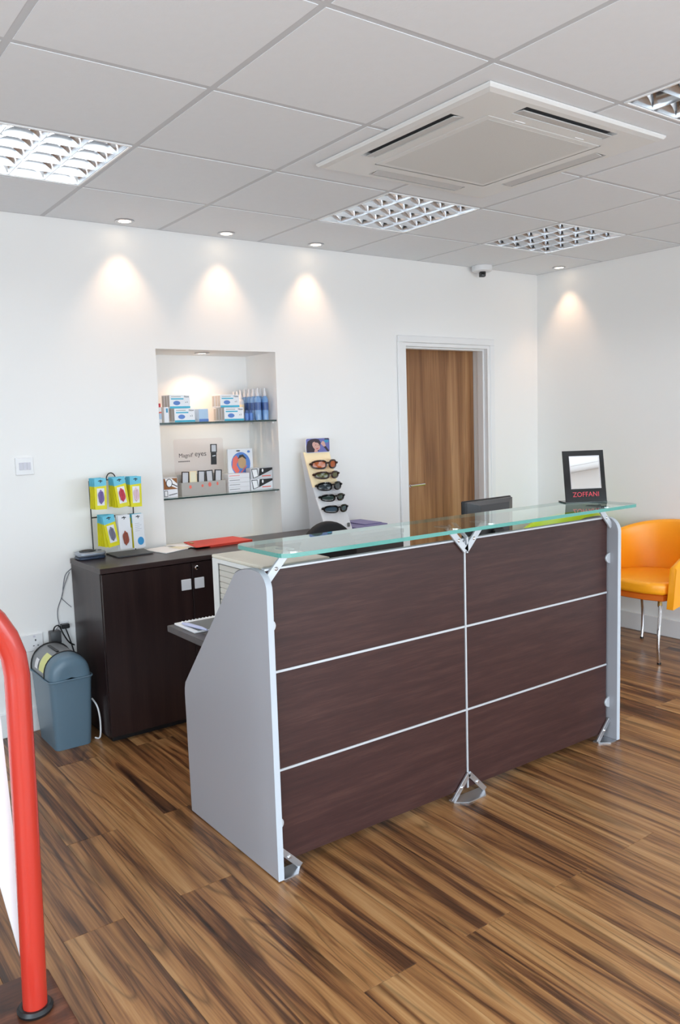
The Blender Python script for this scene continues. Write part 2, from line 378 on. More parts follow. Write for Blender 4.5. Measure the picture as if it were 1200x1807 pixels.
# ================================================================== ROOM
def room():
    # floor with planks
    fl = struct(MB().box(XL-0.1, XR+0.1, YF-0.1, 0.45, -0.08, -0.009), 'floor', 'subfloor', smooth=False)
    W, LN = 0.1866, 1.265; cache = {}
    k0 = math.floor((XL+0.073)/W)
    for k in range(k0, 40):
        x0 = max(-0.073+k*W, XL); x1 = min(-0.073+(k+1)*W, XR)
        if x1-x0 < 0.01: continue
        ph = -2.505 if k % 2 == 0 else -1.79
        y = ph-LN*4
        while y < 0:
            y0, y1 = max(y, YF), min(y+LN, 0.0); y += LN
            if y1-y0 < 0.02: continue
            key = (round(x1-x0, 3), round(y1-y0, 3))
            if key not in cache:
                cache[key] = MB().box(-(x1-x0)/2+0.0004, (x1-x0)/2-0.0004, -(y1-y0)/2+0.0006, (y1-y0)/2-0.0006, -0.009, 0.0, bevel=0.0006).mesh('plank', 'floor_wood', smooth=False)
            o = bpy.data.objects.new('plank', cache[key]); C.objects.link(o); o.parent = fl; o.location = ((x0+x1)/2, (y0+y1)/2, 0)
    # back wall with niche and doorway
    b = MB(); yb = 0.42; z1 = H+0.12
    NX0, NX1, NZ0, NZ1, ND = 0.547, 1.289, 0.80, 1.900, 0.345
    DX0, DX1, DZ = 2.257, 3.064, 1.985
    b.box(XL-0.1, NX0, 0, yb, 0, z1); b.box(NX0, NX1, 0, yb, 0, NZ0); b.box(NX0, NX1, 0, yb, NZ1, z1); b.box(NX0, NX1, ND, yb, NZ0, NZ1)
    b.box(NX1, DX0, 0, yb, 0, z1); b.box(DX0, DX1, 0, yb, DZ, z1); b.box(DX0, DX1, 0.175, yb, 0, DZ); b.box(DX1, XR+0.1, 0, yb, 0, z1)
    struct(b, 'wall_back', 'wall_paint', smooth=False)
    struct(MB().box(XR, XR+0.1, YF-0.1, 0, 0, z1), 'wall_right', 'wall_paint', smooth=False)
    WZ0, WZ1 = 0.15, 2.15
    b = MB(); b.box(XL, XR, YF-0.1, YF, 0, WZ0); b.box(XL, XR, YF-0.1, YF, WZ1, z1); b.box(XL, -2.3, YF-0.1, YF, WZ0, WZ1); b.box(3.3, XR, YF-0.1, YF, WZ0, WZ1)
    struct(b, 'wall_front', 'wall_paint', smooth=False)
    b = MB(); b.box(XL-0.1, XL, YF-0.1, 0, 0, WZ0); b.box(XL-0.1, XL, YF-0.1, 0, WZ1, z1); b.box(XL-0.1, XL, YF-0.1, -5.5, WZ0, WZ1); b.box(XL-0.1, XL, -2.6, 0, WZ0, WZ1)
    struct(b, 'wall_left', 'wall_paint', smooth=False)
    def shop_window(name, cen, mx, xs):
        w = thing(name, None, None, cen); tag(w, kind='structure'); f = MB(); x0, x1 = xs[0], xs[-1]+0.06
        f.box(x0, x1, -0.03, 0.03, WZ0, WZ0+0.06, mx=mx); f.box(x0, x1, -0.03, 0.03, WZ1-0.06, WZ1, mx=mx)
        for x in xs: f.box(x, x+0.06, -0.03, 0.03, WZ0+0.06, WZ1-0.06, mx=mx)
        build(f, 'window_frame', 'alu_satin', w, smooth=False)
        for xa, xb in zip(xs, xs[1:]): build(MB().box(xa+0.06, xb, -0.005, 0.005, WZ0+0.06, WZ1-0.06, mx=mx), 'pane', 'window_glass', w, smooth=False)
    shop_window('window_1', (0.5, YF-0.05, WZ0), T(0, YF-0.05, 0), (-2.3, -0.45, 1.4, 3.24))
    shop_window('window_2', (XL-0.05, -4.05, WZ0), T(XL-0.05, 0, 0) @ RZ(PI/2), (-5.5, -4.08, -2.66))
    def skirt(name, pts):
        b = MB()
        for x0, x1, y0, y1 in pts: b.box(x0, x1, y0, y1, 0, 0.122, bevel=0.004)
        struct(b, name, 'trim_white')
    skirt('baseboard_back', [(XL+0.016, 2.21, -0.015, -0.0005), (3.115, XR-0.017, -0.015, -0.0005)])
    skirt('baseboard_right', [(XR-0.016, XR-0.0005, YF+0.017, -0.001)])
    skirt('baseboard_left', [(XL+0.0005, XL+0.015, YF+0.017, -0.001)])
    skirt('baseboard_front', [(XL+0.016, XR-0.017, YF+0.0005, YF+0.015)])
    # ceiling: slab, tees, tiles
    ce = struct(MB().box(XL-0.1, XR+0.1, YF-0.1, 0.42, H+0.12, H+0.2), 'ceiling', 'tile_white', smooth=False)
    xs = [XL]+[0.6*i for i in range(-4, 6)]+[XR]; ys = [0.0]+[-(0.568+0.6*j) for j in range(10)]; ys = [y for y in ys if y > YF]+[YF]
    tee = 0.012; MB_ = MB
    for x in xs[1:-1]: build(MB_().box(x-tee-0.004, x+tee+0.004, YF, 0, H+0.0022, H+0.006), 'ceiling_bar', 'grid_white', ce, origin=(x, (YF)/2, H), smooth=False)
    for y in ys[1:-1]: build(MB_().box(XL, XR, y-tee-0.004, y+tee+0.004, H+0.0024, H+0.0065), 'ceiling_bar', 'grid_white', ce, origin=(0.5, y, H), smooth=False)
    for x in (XL+0.006, XR-0.006): build(MB_().box(x-0.006, x+0.006, YF, 0, H+0.0004, H+0.006), 'ceiling_bar', 'grid_white', ce, origin=(x, -3, H), smooth=False)
    for y in (-0.006, YF+0.006): build(MB_().box(XL, XR, y-0.006, y+0.006, H+0.0012, H+0.006), 'ceiling_bar', 'grid_white', ce, origin=(0.5, y, H), smooth=False)
    LIGHTC = {(-1, 1), (2, 1), (4, 1), (2, 4), (4, 4)}
    tc = {}
    for i in range(len(xs)-1):
        for j in range(len(ys)-1):
            if (i-5, j) in LIGHTC: continue
            w_, d_ = xs[i+1]-xs[i]-0.023, ys[j]-ys[j+1]-0.023; key = (round(w_, 3), round(d_, 3))
            if key not in tc: tc[key] = MB().box(-w_/2, w_/2, -d_/2, d_/2, 0, 0.012).mesh('ceiling_tile', 'tile_white', smooth=False)
            o = bpy.data.objects.new('ceiling_tile', tc[key]); C.objects.link(o); o.parent = ce
            o.location = ((xs[i]+xs[i+1])/2, (ys[j]+ys[j+1])/2, H+0.0006)
    # door
    d = thing('door_1', None, None, (2.66, 0.1, 0)); tag(d, kind='structure')
    fr = MB()
    fr.box(2.212, 2.257, -0.018, -0.0005, 0, 1.985, bevel=0.004); fr.box(3.064, 3.109, -0.018, -0.0005, 0, 1.985, bevel=0.004); fr.box(2.212, 3.109, -0.018, -0.0005, 1.985, 2.030, bevel=0.004)
    build(fr, 'architrave', 'trim_white', d)
    fr = MB(); fr.box(2.258, 2.282, -0.012, 0.172, 0, 1.984); fr.box(3.039, 3.063, -0.012, 0.172, 0, 1.984); fr.box(2.282, 3.039, -0.012, 0.172, 1.962, 1.984)
    build(fr, 'frame', 'trim_white', d, smooth=False)
    fr = MB(); fr.box(3.026, 3.039, 0.02, 0.075, 0, 1.962, bevel=0.002); fr.box(2.282, 2.295, 0.02, 0.075, 0, 1.962, bevel=0.002); fr.box(2.295, 3.026, 0.02, 0.075, 1.949, 1.962, bevel=0.002)
    build(fr, 'door_stop', 'trim_white', d)
    build(MB().box(2.285, 3.036, 0.125, 0.168, 0.006, 1.960, bevel=0.002), 'door_leaf', 'door_wood', d)
    h = MB(); h.lathe([(0, 0), (0.024, 0), (0.024, 0.006), (0.01, 0.008), (0.01, 0.05), (0, 0.05)], 16, mx=T(2.372, 0.125, 1.036) @ RX(PI/2))
    h.tube([(2.372, 0.078, 1.036), (2.40, 0.074, 1.037), (2.50, 0.074, 1.040)], 0.009, 10)
    build(h, 'door_handle', 'chrome', d)
room()

# ================================================================== CEILING FITTINGS
def ceiling_light(x0, y1, label):
    """600 x 600 louvred fluorescent panel, corner (x0, y1) = left, wall side; local frame at the cell centre"""
    cx, cy = x0+0.3, y1-0.3
    t = thing('ceiling_light', label, 'ceiling light', (cx, cy, H), 'recessed louvred fluorescent panels')
    a = 0.286
    f = MB(); z0, z1 = -0.002, 0.010
    f.box(-a-0.004, a+0.004, a-0.004, a+0.004, z0, z1); f.box(-a-0.004, a+0.004, -a-0.004, -a+0.004, z0, z1); f.box(-a-0.004, -a+0.004, -a, a, z0, z1); f.box(a-0.004, a+0.004, -a, a, z0, z1)
    build(f, 'frame', 'trim_white', t, local=True, smooth=False)
    hs = MB(); hs.box(-a, a, -a, a, 0.085, 0.09)
    for s in (-1, 1):
        hs.box(s*a-0.002, s*a+0.002, -a, a, 0.0105, 0.085); hs.box(-a, a, s*a-0.002, s*a+0.002, 0.0105, 0.085)
    build(hs, 'housing', 'trim_white', t, local=True, smooth=False)
    p = 2*(a-0.004)/4
    for i in range(5):           # long reflectors between the tubes
        x = -a+0.004+i*p; pr = [(x-0.0015, 0.001)]
        for q in range(1, 6): pr.append((x-0.0015-0.026*(q/5)**2, 0.001+0.045*q/5))
        for q in range(5, 0, -1): pr.append((x+0.0015+0.026*(q/5)**2, 0.001+0.045*q/5))
        pr.append((x+0.0015, 0.001))
        pr = [(max(-a+0.002, min(a-0.002, u)), v) for u, v in pr]
        build(MB().prism(pr, -a+0.003, a-0.003, 'y'), 'reflector', 'reflector', t, local=True, ang=50)
    for j in range(6):           # cross blades, arched between the reflectors
        y = -a+0.006+j*(2*a-0.012)/5; b = MB()
        for i in range(4):
            xa, xb = -a+0.004+i*p+0.0016, -a+0.004+(i+1)*p-0.0016; n = 8
            rows = []
            for q in range(n+1):
                u = q/n; x = xa+(xb-xa)*u; arch = 0.007+0.031*math.sin(PI*u); w = 0.0012+0.010*math.sin(PI*u)
                rows.append([(x, y-w, 0.0015+arch), (x, y-w*0.45, 0.0015+arch*0.4), (x, y-0.0006, 0.0015), (x, y+0.0006, 0.0015), (x, y+w*0.45, 0.0015+arch*0.4), (x, y+w, 0.0015+arch)])
            b.grid(rows)
        build(b, 'cross_blade', 'reflector', t, local=True, ang=60)
    for i in range(4):
        x = -a+0.004+(i+0.5)*p
        build(MB().tube([(x, -a+0.012, 0.058), (x, a-0.012, 0.058)], 0.013, 12), 'lamp_tube', 'lamp_tube', t, local=True)
    return t
L0 = ceiling_light(-0.6, -0.568, 'louvred ceiling light with shiny cross blades, leftmost in the photo, above the yellow card rack')
for i, (x, y, lab) in enumerate([(1.2, -0.568, 'louvred ceiling light just beyond the air conditioner, towards the door'),
                  (2.4, -0.568, 'louvred ceiling light nearest the white security camera and the room corner'),
                  (1.2, -2.368, 'louvred ceiling light cut by the right photo edge beside the air conditioner'),
                  (2.4, -2.368, 'added louvred ceiling light, unseen beyond the right edge, brightening the right wall')]):  # last panel is added out of view to brighten the right wall
    c = copy_tree(L0); c.location = (x+0.3, y-0.3, H); c['label'] = lab

def air_conditioner():
    cx, cy = 1.158, -1.80; t = thing('air_conditioner', 'white square ceiling cassette air conditioner with four air slots', 'air conditioner', (cx, cy, H))
    z = lambda d: -d
    o, i_, zl = 0.470, 0.445, -0.020
    # panel: bevelled rim outside, flat face with central opening; slots cut as openings
    b = MB()
    def ring(h0, z0, h1, z1): 
        A = [(-h0, -h0, z0), (h0, -h0, z0), (h0, h0, z0), (-h0, h0, z0), (-h0, -h0, z0)]; B = [(-h1, -h1, z1), (h1, -h1, z1), (h1, h1, z1), (-h1, h1, z1), (-h1, -h1, z1)]
        b.grid([A, B])
    ring(o, -0.001, o, -0.007); ring(o, -0.007, 0.464, -0.014); ring(0.464, -0.014, i_, zl)
    G, S0, S1, SL = 0.305, 0.352, 0.420, 0.245       # grille half size, slot inner/outer distance, slot half length
    def q(x0, x1, y0, y1): b.grid([[(x0, y0, zl), (x1, y0, zl)], [(x0, y1, zl), (x1, y1, zl)]])
    for s in (-1, 1):
        lo, hi = sorted((s*S1, s*i_)); q(lo, hi, -i_, i_)                      # outer strips left/right
        lo, hi = sorted((s*G, s*S0)); q(lo, hi, -G, G)                         # between grille and slot
        lo, hi = sorted((s*S0, s*S1))
        q(lo, hi, SL, S1); q(lo, hi, -S1, -SL)                                 # beside slots (x sides)
        lo, hi = sorted((s*S1, s*i_)); q(-S1, S1, lo, hi)
        lo, hi = sorted((s*G, s*S0)); q(-S0, S0, lo, hi)
        lo, hi = sorted((s*S0, s*S1)); q(SL, S0, lo, hi); q(-S0, -SL, lo, hi)
    build(b, 'panel', 'ac_white', t, local=True, ang=60)
    for k in range(4):
        a = RZ(k*PI/2); sb = MB(); 
        # recess walls and dark back
        sb.mi = 0
        for (x0, x1, y0, y1) in ((S0-0.002, S0, -SL, SL), (S1, S1+0.002, -SL, SL), (S0, S1, -SL-0.002, -SL), (S0, S1, SL, SL+0.002)): sb.box(x0, x1, y0, y1, zl+0.001, -0.002, mx=a)
        sb.mi = 1; sb.box(S0, S1, -SL, SL, -0.004, -0.002, mx=a)
        build(sb, 'air_slot', ['ac_white', 'slot_dark'], t, local=True, smooth=False)
        fb = MB(); fb.box(-0.0235, 0.0235, -SL+0.006, SL-0.006, -0.002, 0.002, bevel=0.0015, mx=a @ T(S0+0.0255, 0, zl+0.001) @ RY(math.radians(9)))
        build(fb, 'flap', 'flap_grey', t, local=True)
    g = MB(); g.box(-G+0.004, G-0.004, -G+0.004, G-0.004, zl-0.0005, zl+0.006, bevel=0.002)
    gr = build(g, 'grille', 'ac_white', t, local=True)
    build(MB().box(-G+0.03, G-0.03, -G+0.03, G-0.03, zl-0.0012, zl-0.0006), 'mesh_panel', 'ac_mesh', gr, local=True, smooth=False)
    build(MB().box(-G, G, -G, G, zl+0.0065, zl+0.008), 'grille_back', 'slot_dark', t, local=True, smooth=False)
    for x in (-0.16, 0.16): build(MB().box(x-0.025, x+0.025, -G-0.012, -G-0.006, zl-0.002, zl+0.001), 'catch', 'plastic_white', t, local=True)
air_conditioner()

def downlight(x, y, z, label, r=0.046, power=1.0, cone=78):
    t = thing('downlight', label, 'downlight', (x, y, z), 'small warm recessed downlights')
    build(MB().lathe([(r, 0.001), (r+0.002, -0.003), (r-0.004, -0.006), (r-0.014, -0.004), (r-0.016, 0.001)], 24), 'trim_ring', 'aluminium', t, local=True)
    build(MB().lathe([(r-0.0165, -0.0025), (0, -0.0025)], 20), 'lamp', 'warm_lamp', t, local=True)
    l = bpy.data.lights.new('downlight_beam', 'SPOT'); l.energy = SPOT_POWER*power; l.color = (1.0, 0.62, 0.38); l.spot_size = math.radians(cone); l.spot_blend = 0.85; l.shadow_soft_size = 0.02
    o = bpy.data.objects.new('downlight_beam', l); C.objects.link(o); o.parent = t; o.location = (0, 0, -0.012)
downlight(0.375, -0.105, H, 'downlight in the ceiling edge, leftmost of the three over the white back wall')
downlight(0.945, -0.105, H, 'downlight in the ceiling edge above the shelf niche, middle of three over the wall')
downlight(1.530, -0.105, H, 'downlight in the ceiling edge above the sunglasses stand')
downlight(3.475, -0.290, H, 'downlight in the far room corner beside the right wall')
downlight(0.905, 0.172, 1.8995, 'downlight in the top of the wall niche above the glass shelves', r=0.042, power=1.0, cone=128)

def cctv():
    t = thing('security_camera', 'small white ceiling mounted security camera with black lens by the room corner', 'camera', (2.93, -0.075, H))
    build(MB().lathe([(0, -0.0005), (0.068, -0.0005), (0.070, -0.008), (0.067, -0.034), (0.056, -0.041), (0, -0.041)], 24), 'housing', 'plastic_white', t, local=True)
    b = MB(); b.box(-0.020, 0.020, -0.030, 0.014, -0.074, -0.0405, bevel=0.005, seg=2, mx=RZ(-0.6)); build(b, 'lens_body', 'black_plastic', t, local=True)
    b = MB(); b.lathe([(0, 0), (0.011, 0), (0.011, 0.004), (0, 0.006)], 14, mx=RZ(-0.6) @ T(0, -0.030, -0.058) @ RX(PI/2)); build(b, 'lens', 'black_gloss', t, local=True)
cctv()

# ================================================================== RECEPTION DESK
YP = -1.885                     # front face of the dark panels
def reception_desk():
    t = thing('reception_desk', 'reception desk with dark wood front panels, silver ends and a clear glass counter', 'desk', (0.93, -1.6, 0))
    prof = [(-1.931, 0.004), (-1.931, 0.965)]
    for k in range(1, 7): a = math.radians(k*75/6); prof.append((-1.931+0.062*(1-math.cos(a)), 0.965+0.060*math.sin(a)))
    prof += [(-1.84, 1.027), (-1.80, 1.023), (-1.755, 1.012), (-1.728, 1.000), (-1.712, 0.984), (-1.296, 0.520), (-1.288, 0.495), (-1.286, 0.470), (-1.293, 0.004)]
    for x in (0.022, 1.834): build(MB().prism(prof, x, x+0.021, 'x', bevel=0.0015), 'side_panel', 'silver_laminate', t, ang=25)
    for x in (0.0215, 1.8335):           # edge banding along front and top, colour lightened for the window light it faces
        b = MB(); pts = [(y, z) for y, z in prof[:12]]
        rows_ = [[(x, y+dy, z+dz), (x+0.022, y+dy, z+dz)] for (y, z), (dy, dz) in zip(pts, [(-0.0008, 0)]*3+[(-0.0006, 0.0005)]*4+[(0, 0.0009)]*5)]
        b.grid(rows_); build(b, 'lit_edge_band', 'lit_edge_silver', t, ang=50)
    cols = [(0.047, 0.926), (0.934, 1.818)]; rows = [(0.036, 0.350), (0.358, 0.683), (0.691, 1.022)]
    for x0, x1 in cols:
        for z0, z1 in rows:
            build(MB().box(x0, x1, YP, YP+0.019, z0, z1, bevel=0.0012), 'front_panel', 'wenge_front', t, origin=((x0+x1)/2, YP, (z0+z1)/2))
        for z in (0.354, 0.687): build(MB().box(x0, x1, YP-0.0015, YP+0.018, z-0.004, z+0.004), 'trim_strip', 'alu_satin', t, smooth=False)
        build(MB().box(x0-0.002, x1+0.002, YP-0.001, YP+0.02, 1.0222, 1.030, bevel=0.001), 'top_rail', 'alu_satin', t)
    build(MB().box(0.9262, 0.9338, YP-0.003, YP+0.020, 0.036, 1.022), 'centre_strip', 'alu_satin', t, smooth=False)
    for z in (0.176, 0.843):
        for x, s in ((0.0435, 1), (1.8335, -1)):
            d = MB(); pts = [(x, z-0.024)]+[(x+s*0.031*math.cos(math.radians(a)), z+0.024*math.sin(math.radians(a))) for a in range(-75, 76, 15)]+[(x, z+0.024)]
            d.prism(pts, YP-0.008, YP-0.0004, 'y', bevel=0.001); build(d, 'connector', 'alu_satin', t)
    # upper brackets (folded V plates) and fixings
    def arm(mb, xa, za, xb, zb, w, y0, y1):
        dx, dz = xb-xa, zb-za; l = math.hypot(dx, dz); nx, nz = -dz/l*w/2, dx/l*w/2
        mb.prism([(xa+nx, za+nz), (xb+nx, zb+nz), (xb-nx, zb-nz), (xa-nx, za-nz)], y0, y1, 'y', bevel=0.0008)
    GB = 1.0855
    def upper(xc, sides):
        b = MB()
        for s in sides:
            arm(b, xc, 0.985, xc+s*0.094, GB-0.001, 0.026, YP-0.012, YP-0.0035)
            b.box(xc+s*0.094-0.018, xc+s*0.094+0.018, YP-0.012, YP+0.045, GB-0.004, GB-0.0006)      # foot under the glass
        b.prism([(YP-0.012, 0.975), (YP-0.0035, 0.975), (YP-0.0035, 1.031), (YP+0.02, 1.045), (YP+0.07, GB-0.0006), (YP+0.052, GB-0.0006), (YP+0.01, 1.055), (YP-0.012, 1.035)], xc+0.002, xc+0.010, 'x') if len(sides) > 1 else None
        br = build(b, 'upper_bracket', 'alu_satin', t)
        for s in sides:
            bo = MB(); bo.lathe([(0, 0), (0.0065, 0), (0.0065, 0.003), (0.004, 0.005), (0, 0.005)], 12, mx=T(xc+s*0.040, YP-0.012, 1.028) @ RX(PI/2)); build(bo, 'bolt', 'chrome', br)
    upper(0.930, (-1, 1)); upper(0.040, (1,)); upper(1.837, (-1,))
    def foot(xc, sides):
        b = MB()
        for s in sides: arm(b, xc, 0.096, xc+s*0.088, 0.006, 0.021, YP-0.012, YP-0.0035)
        w0 = xc+min(list(sides)+[0])*0.085; w1 = xc+max(list(sides)+[0])*0.085
        b.prism([(w0, YP+0.018), (w1, YP+0.018), (w1, YP-0.010), (w1-0.030 if 1 in sides else w1, YP-0.046), (w0+(0.045 if -1 in sides else 0), YP-0.046), (w0, YP-0.012)], 0.0005, 0.005, 'z')
        br = build(b, 'foot_bracket', 'aluminium', t)
        for s in sides:
            bo = MB(); bo.lathe([(0, 0), (0.0065, 0), (0.0065, 0.003), (0.004, 0.005), (0, 0.005)], 12, mx=T(xc+s*0.042, YP-0.012, 0.052) @ RX(PI/2)); build(bo, 'bolt', 'chrome', br)
    foot(0.930, (-1, 1)); foot(0.0445, (1,)); foot(1.832, (-1,))
    # glass counter: mirror-like top face, tinted body, teal polished edge
    g = MB(); pts = rrect(0.016, 1.822, -2.048, -1.740, 0.040, 6)
    tb = bmesh.new(); A = [tb.verts.new((x, y, GB)) for x, y in pts]; B = [tb.verts.new((x, y, 1.0985)) for x, y in pts]
    fb = tb.faces.new(A[::-1]); ft = tb.faces.new(B); n = len(pts); ed = [tb.faces.new((A[i], A[(i+1) % n], B[(i+1) % n], B[i])) for i in range(n)]
    for f in tb.faces: f.material_index = 2
    fb.material_index = 1; ft.material_index = 0
    me = bpy.data.meshes.new('t'); tb.to_mesh(me); tb.free(); g.bm.from_mesh(me); bpy.data.meshes.remove(me)
    gl = build(g, 'glass_top', ['glass_top_face', 'glass_body', 'glass_edge'], t, smooth=False)
    for x in (0.125, 0.836, 1.024, 1.745):
        build(MB().lathe([(0, GB-0.006), (0.020, GB-0.006), (0.020, GB-0.0003), (0, GB-0.0003)], 18, mx=T(x, -1.93, 0)), 'glass_fixing', 'chrome', gl)
    # worktop behind the front
    build(MB().box(0.0445, 1.8325, YP+0.021, -1.105, 0.675, 0.700, bevel=0.002), 'worktop', 'wenge_top', t)
    build(MB().box(0.10, 1.78, -1.50, -1.485, 0.30, 0.674), 'modesty_panel', 'wenge_cabinet', t, smooth=False)
reception_desk()

# ---- things on the worktop / counter
def desk_things():
    # white letter-tray unit with open slatted side
    t = thing('desktop_tray_unit', 'white desktop paper sorter with beige top and slatted side, beside silver desk end', 'paper sorter', (0.29, -1.50, 0.7003))
    x0, x1, y0, y1, z0, z1 = 0.148, 0.432, -1.700, -1.318, 0.7005, 1.000
    build(MB().box(x0, x1, y0, y1, z1-0.012, z1, bevel=0.003), 'top', 'printer_beige', t)
    b = MB(); b.box(x0+0.004, x1-0.004, y0+0.004, y1-0.004, z0, z0+0.015); b.box(x1-0.016, x1-0.004, y0+0.004, y1-0.004, z0+0.015, z1-0.0122)
    b.box(x0+0.004, x1-0.016, y0+0.004, y0+0.016, z0+0.015, z1-0.0122); b.box(x0+0.004, x1-0.016, y1-0.016, y1-0.004, z0+0.015, z1-0.0122)
    build(b, 'case', 'printer_white', t, smooth=False)
    fr = MB(); s = 0.045
    fr.box(x0, x0+0.0038, y0+0.004, y0+0.09, z0+0.002, z1-0.0122); fr.box(x0, x0+0.0038, y1-s, y1-0.004, z0+0.002, z1-0.0122); fr.box(x0, x0+0.0038, y0+0.09, y1-s, z1-0.028, z1-0.0122)
    build(fr, 'side_frame', 'printer_white', t, smooth=False)
    for k in range(11):
        z = z0+0.020+k*0.0225
        build(MB().box(x0+0.006, x0+0.012, y0+0.09, y1-s, z, z+0.0215, bevel=0.002), 'slat', 'slat_beige', t)
    # notebook with spiral, pen
    t = thing('spiral_notebook', 'open spiral notebook with grey page on the desk worktop corner', 'notebook', (0.17, -1.22, 0.7003))
    build(MB().box(0.070, 0.34, -1.30, -1.118, 0.7004, 0.708, bevel=0.001), 'pages', 'paper', t)
    build(MB().box(0.085, 0.34, -1.30, -1.152, 0.7082, 0.7095), 'cover', 'paper_grey', t)
    sp = MB()
    for k in range(16): sp.tube([(0.095+k*0.015, -1.150, 0.7098), (0.095+k*0.015, -1.146, 0.7145), (0.095+k*0.015, -1.137, 0.7145), (0.095+k*0.015, -1.133, 0.7085)], 0.0012, 5)
    build(sp, 'spiral', 'paper', t)
    p = MB(); p.tube([(0.078, -1.180, 0.7165), (0.086, -1.215, 0.7172), (0.100, -1.30, 0.7165), (0.106, -1.335, 0.7145)], [0.005, 0.007, 0.0065, 0.004], 10)
    single(p, 'pen', 'blue_white', 'pale lilac pen lying along the grey notebook page', 'pen', (0.09, -1.25, 0.71))
    # monitor
    t = thing('monitor', 'dark grey flat monitor seen from behind beyond the glass counter', 'monitor', (1.70, -1.29, 0.7003), rz=math.radians(4))
    b = MB(); b.box(-0.185, 0.185, 0.012, 0.028, 0.10, 0.385, bevel=0.004); 
    build(b, 'bezel', 'black_plastic', t, local=True)
    build(MB().box(-0.17, 0.17, 0.028, 0.0288, 0.12, 0.37), 'screen', 'black_gloss', t, local=True, smooth=False)
    b = MB(); rows = []
    for (h, zlo, zhi, y) in ((0.178, 0.108, 0.380, 0.0118), (0.172, 0.112, 0.378, -0.004), (0.115, 0.135, 0.362, -0.030), (0.11, 0.14, 0.355, -0.034)):
        rows.append([(-h, y, zlo), (h, y, zlo), (h, y, zhi), (-h, y, zhi)])
    b.grid(rows, closed_u=True); r = rows[-1]; b.grid([[r[0], r[1]], [r[3], r[2]]]); build(b, 'back_shell', 'monitor_grey', t, local=True, ang=20)
    b = MB(); b.box(-0.04, 0.04, -0.060, -0.035, 0.012, 0.24, bevel=0.006); b.prism(ell(0, -0.03, 0.13, 0.09, 28), 0.0006, 0.012, 'z', bevel=0.003); build(b, 'stand', 'black_plastic', t, local=True)
    t = thing('keyboard', 'black keyboard on the worktop below the monitor', 'keyboard', (1.66, -1.16, 0.7003))
    build(MB().box(1.44, 1.80, -1.21, -1.115, 0.7004, 0.714, bevel=0.003), 'case', 'black_plastic', t); k = MB()
    for r in range(5):
        for c in range(20): k.box(1.449+c*0.0172, 1.449+c*0.0172+0.0145, -1.2055+r*0.0178, -1.191+r*0.0178, 0.7142, 0.718, bevel=0.001)
    build(k, 'keys', 'monitor_grey', t, kind='stuff')
    # counter mirror
    t = thing('counter_mirror', 'black framed counter mirror with red lettering on the glass counter end', 'mirror', (1.70, -1.82, 1.0987))
    A = Vector((1.634, -1.806, 1.0988)); B = Vector((1.800, -1.898, 1.0988)); ux = (B-A).normalized(); back = Vector((-ux.y, ux.x, 0)); W = (B-A).length
    ln = math.radians(11); up = (Vector((0, 0, 1))*math.cos(ln)+back*math.sin(ln)); nf = ux.cross(up)   # face normal towards the customer
    fm = Matrix((ux, up, nf)).transposed().to_4x4(); fm.translation = A
    Hh = 0.232; b = MB()
    b.prism([(0, 0.004), (W, 0.004), (W, Hh), (0, Hh)], -0.004, 0, 'z', bevel=0.001, mx=fm)
    build(b, 'panel', 'black_gloss', t)
    b = MB(); bm_ = Matrix((ux, back, Vector((0, 0, 1)))).transposed().to_4x4(); bm_.translation = A
    b.prism([(0, -0.003), (W, -0.003), (W, 0.085), (0, 0.085)], 0.0002, 0.005, 'z', bevel=0.001, mx=bm_); build(b, 'base', 'black_gloss', t)
    mx0, mx1, my0, my1 = 0.028, W-0.022, 0.062, 0.208
    b = MB(); b.prism([(mx0, my0), (mx1, my0), (mx1, my1), (mx0, my1)], 0.0002, 0.0012, 'z', mx=fm); build(b, 'mirror_glass', 'mirror', t, smooth=False)
    b = MB()
    for r in ((mx0, mx0+0.004, my0, my1), (mx1-0.004, mx1, my0, my1), (mx0+0.004, mx1-0.004, my0, my0+0.004), (mx0+0.004, mx1-0.004, my1-0.006, my1)): b.prism([(r[0], r[2]), (r[1], r[2]), (r[1], r[3]), (r[0], r[3])], 0.0013, 0.0024, 'z', mx=fm)
    build(b, 'mirror_bevel', 'chrome', t, smooth=False)
    b = MB(); b.text('ZOFFANI', 0.030, fm @ T(W/2, 0.036, 0.0006) @ Matrix.Scale(1.0, 4)); build(b, 'lettering', 'red_letter', t, smooth=False)
desk_things()

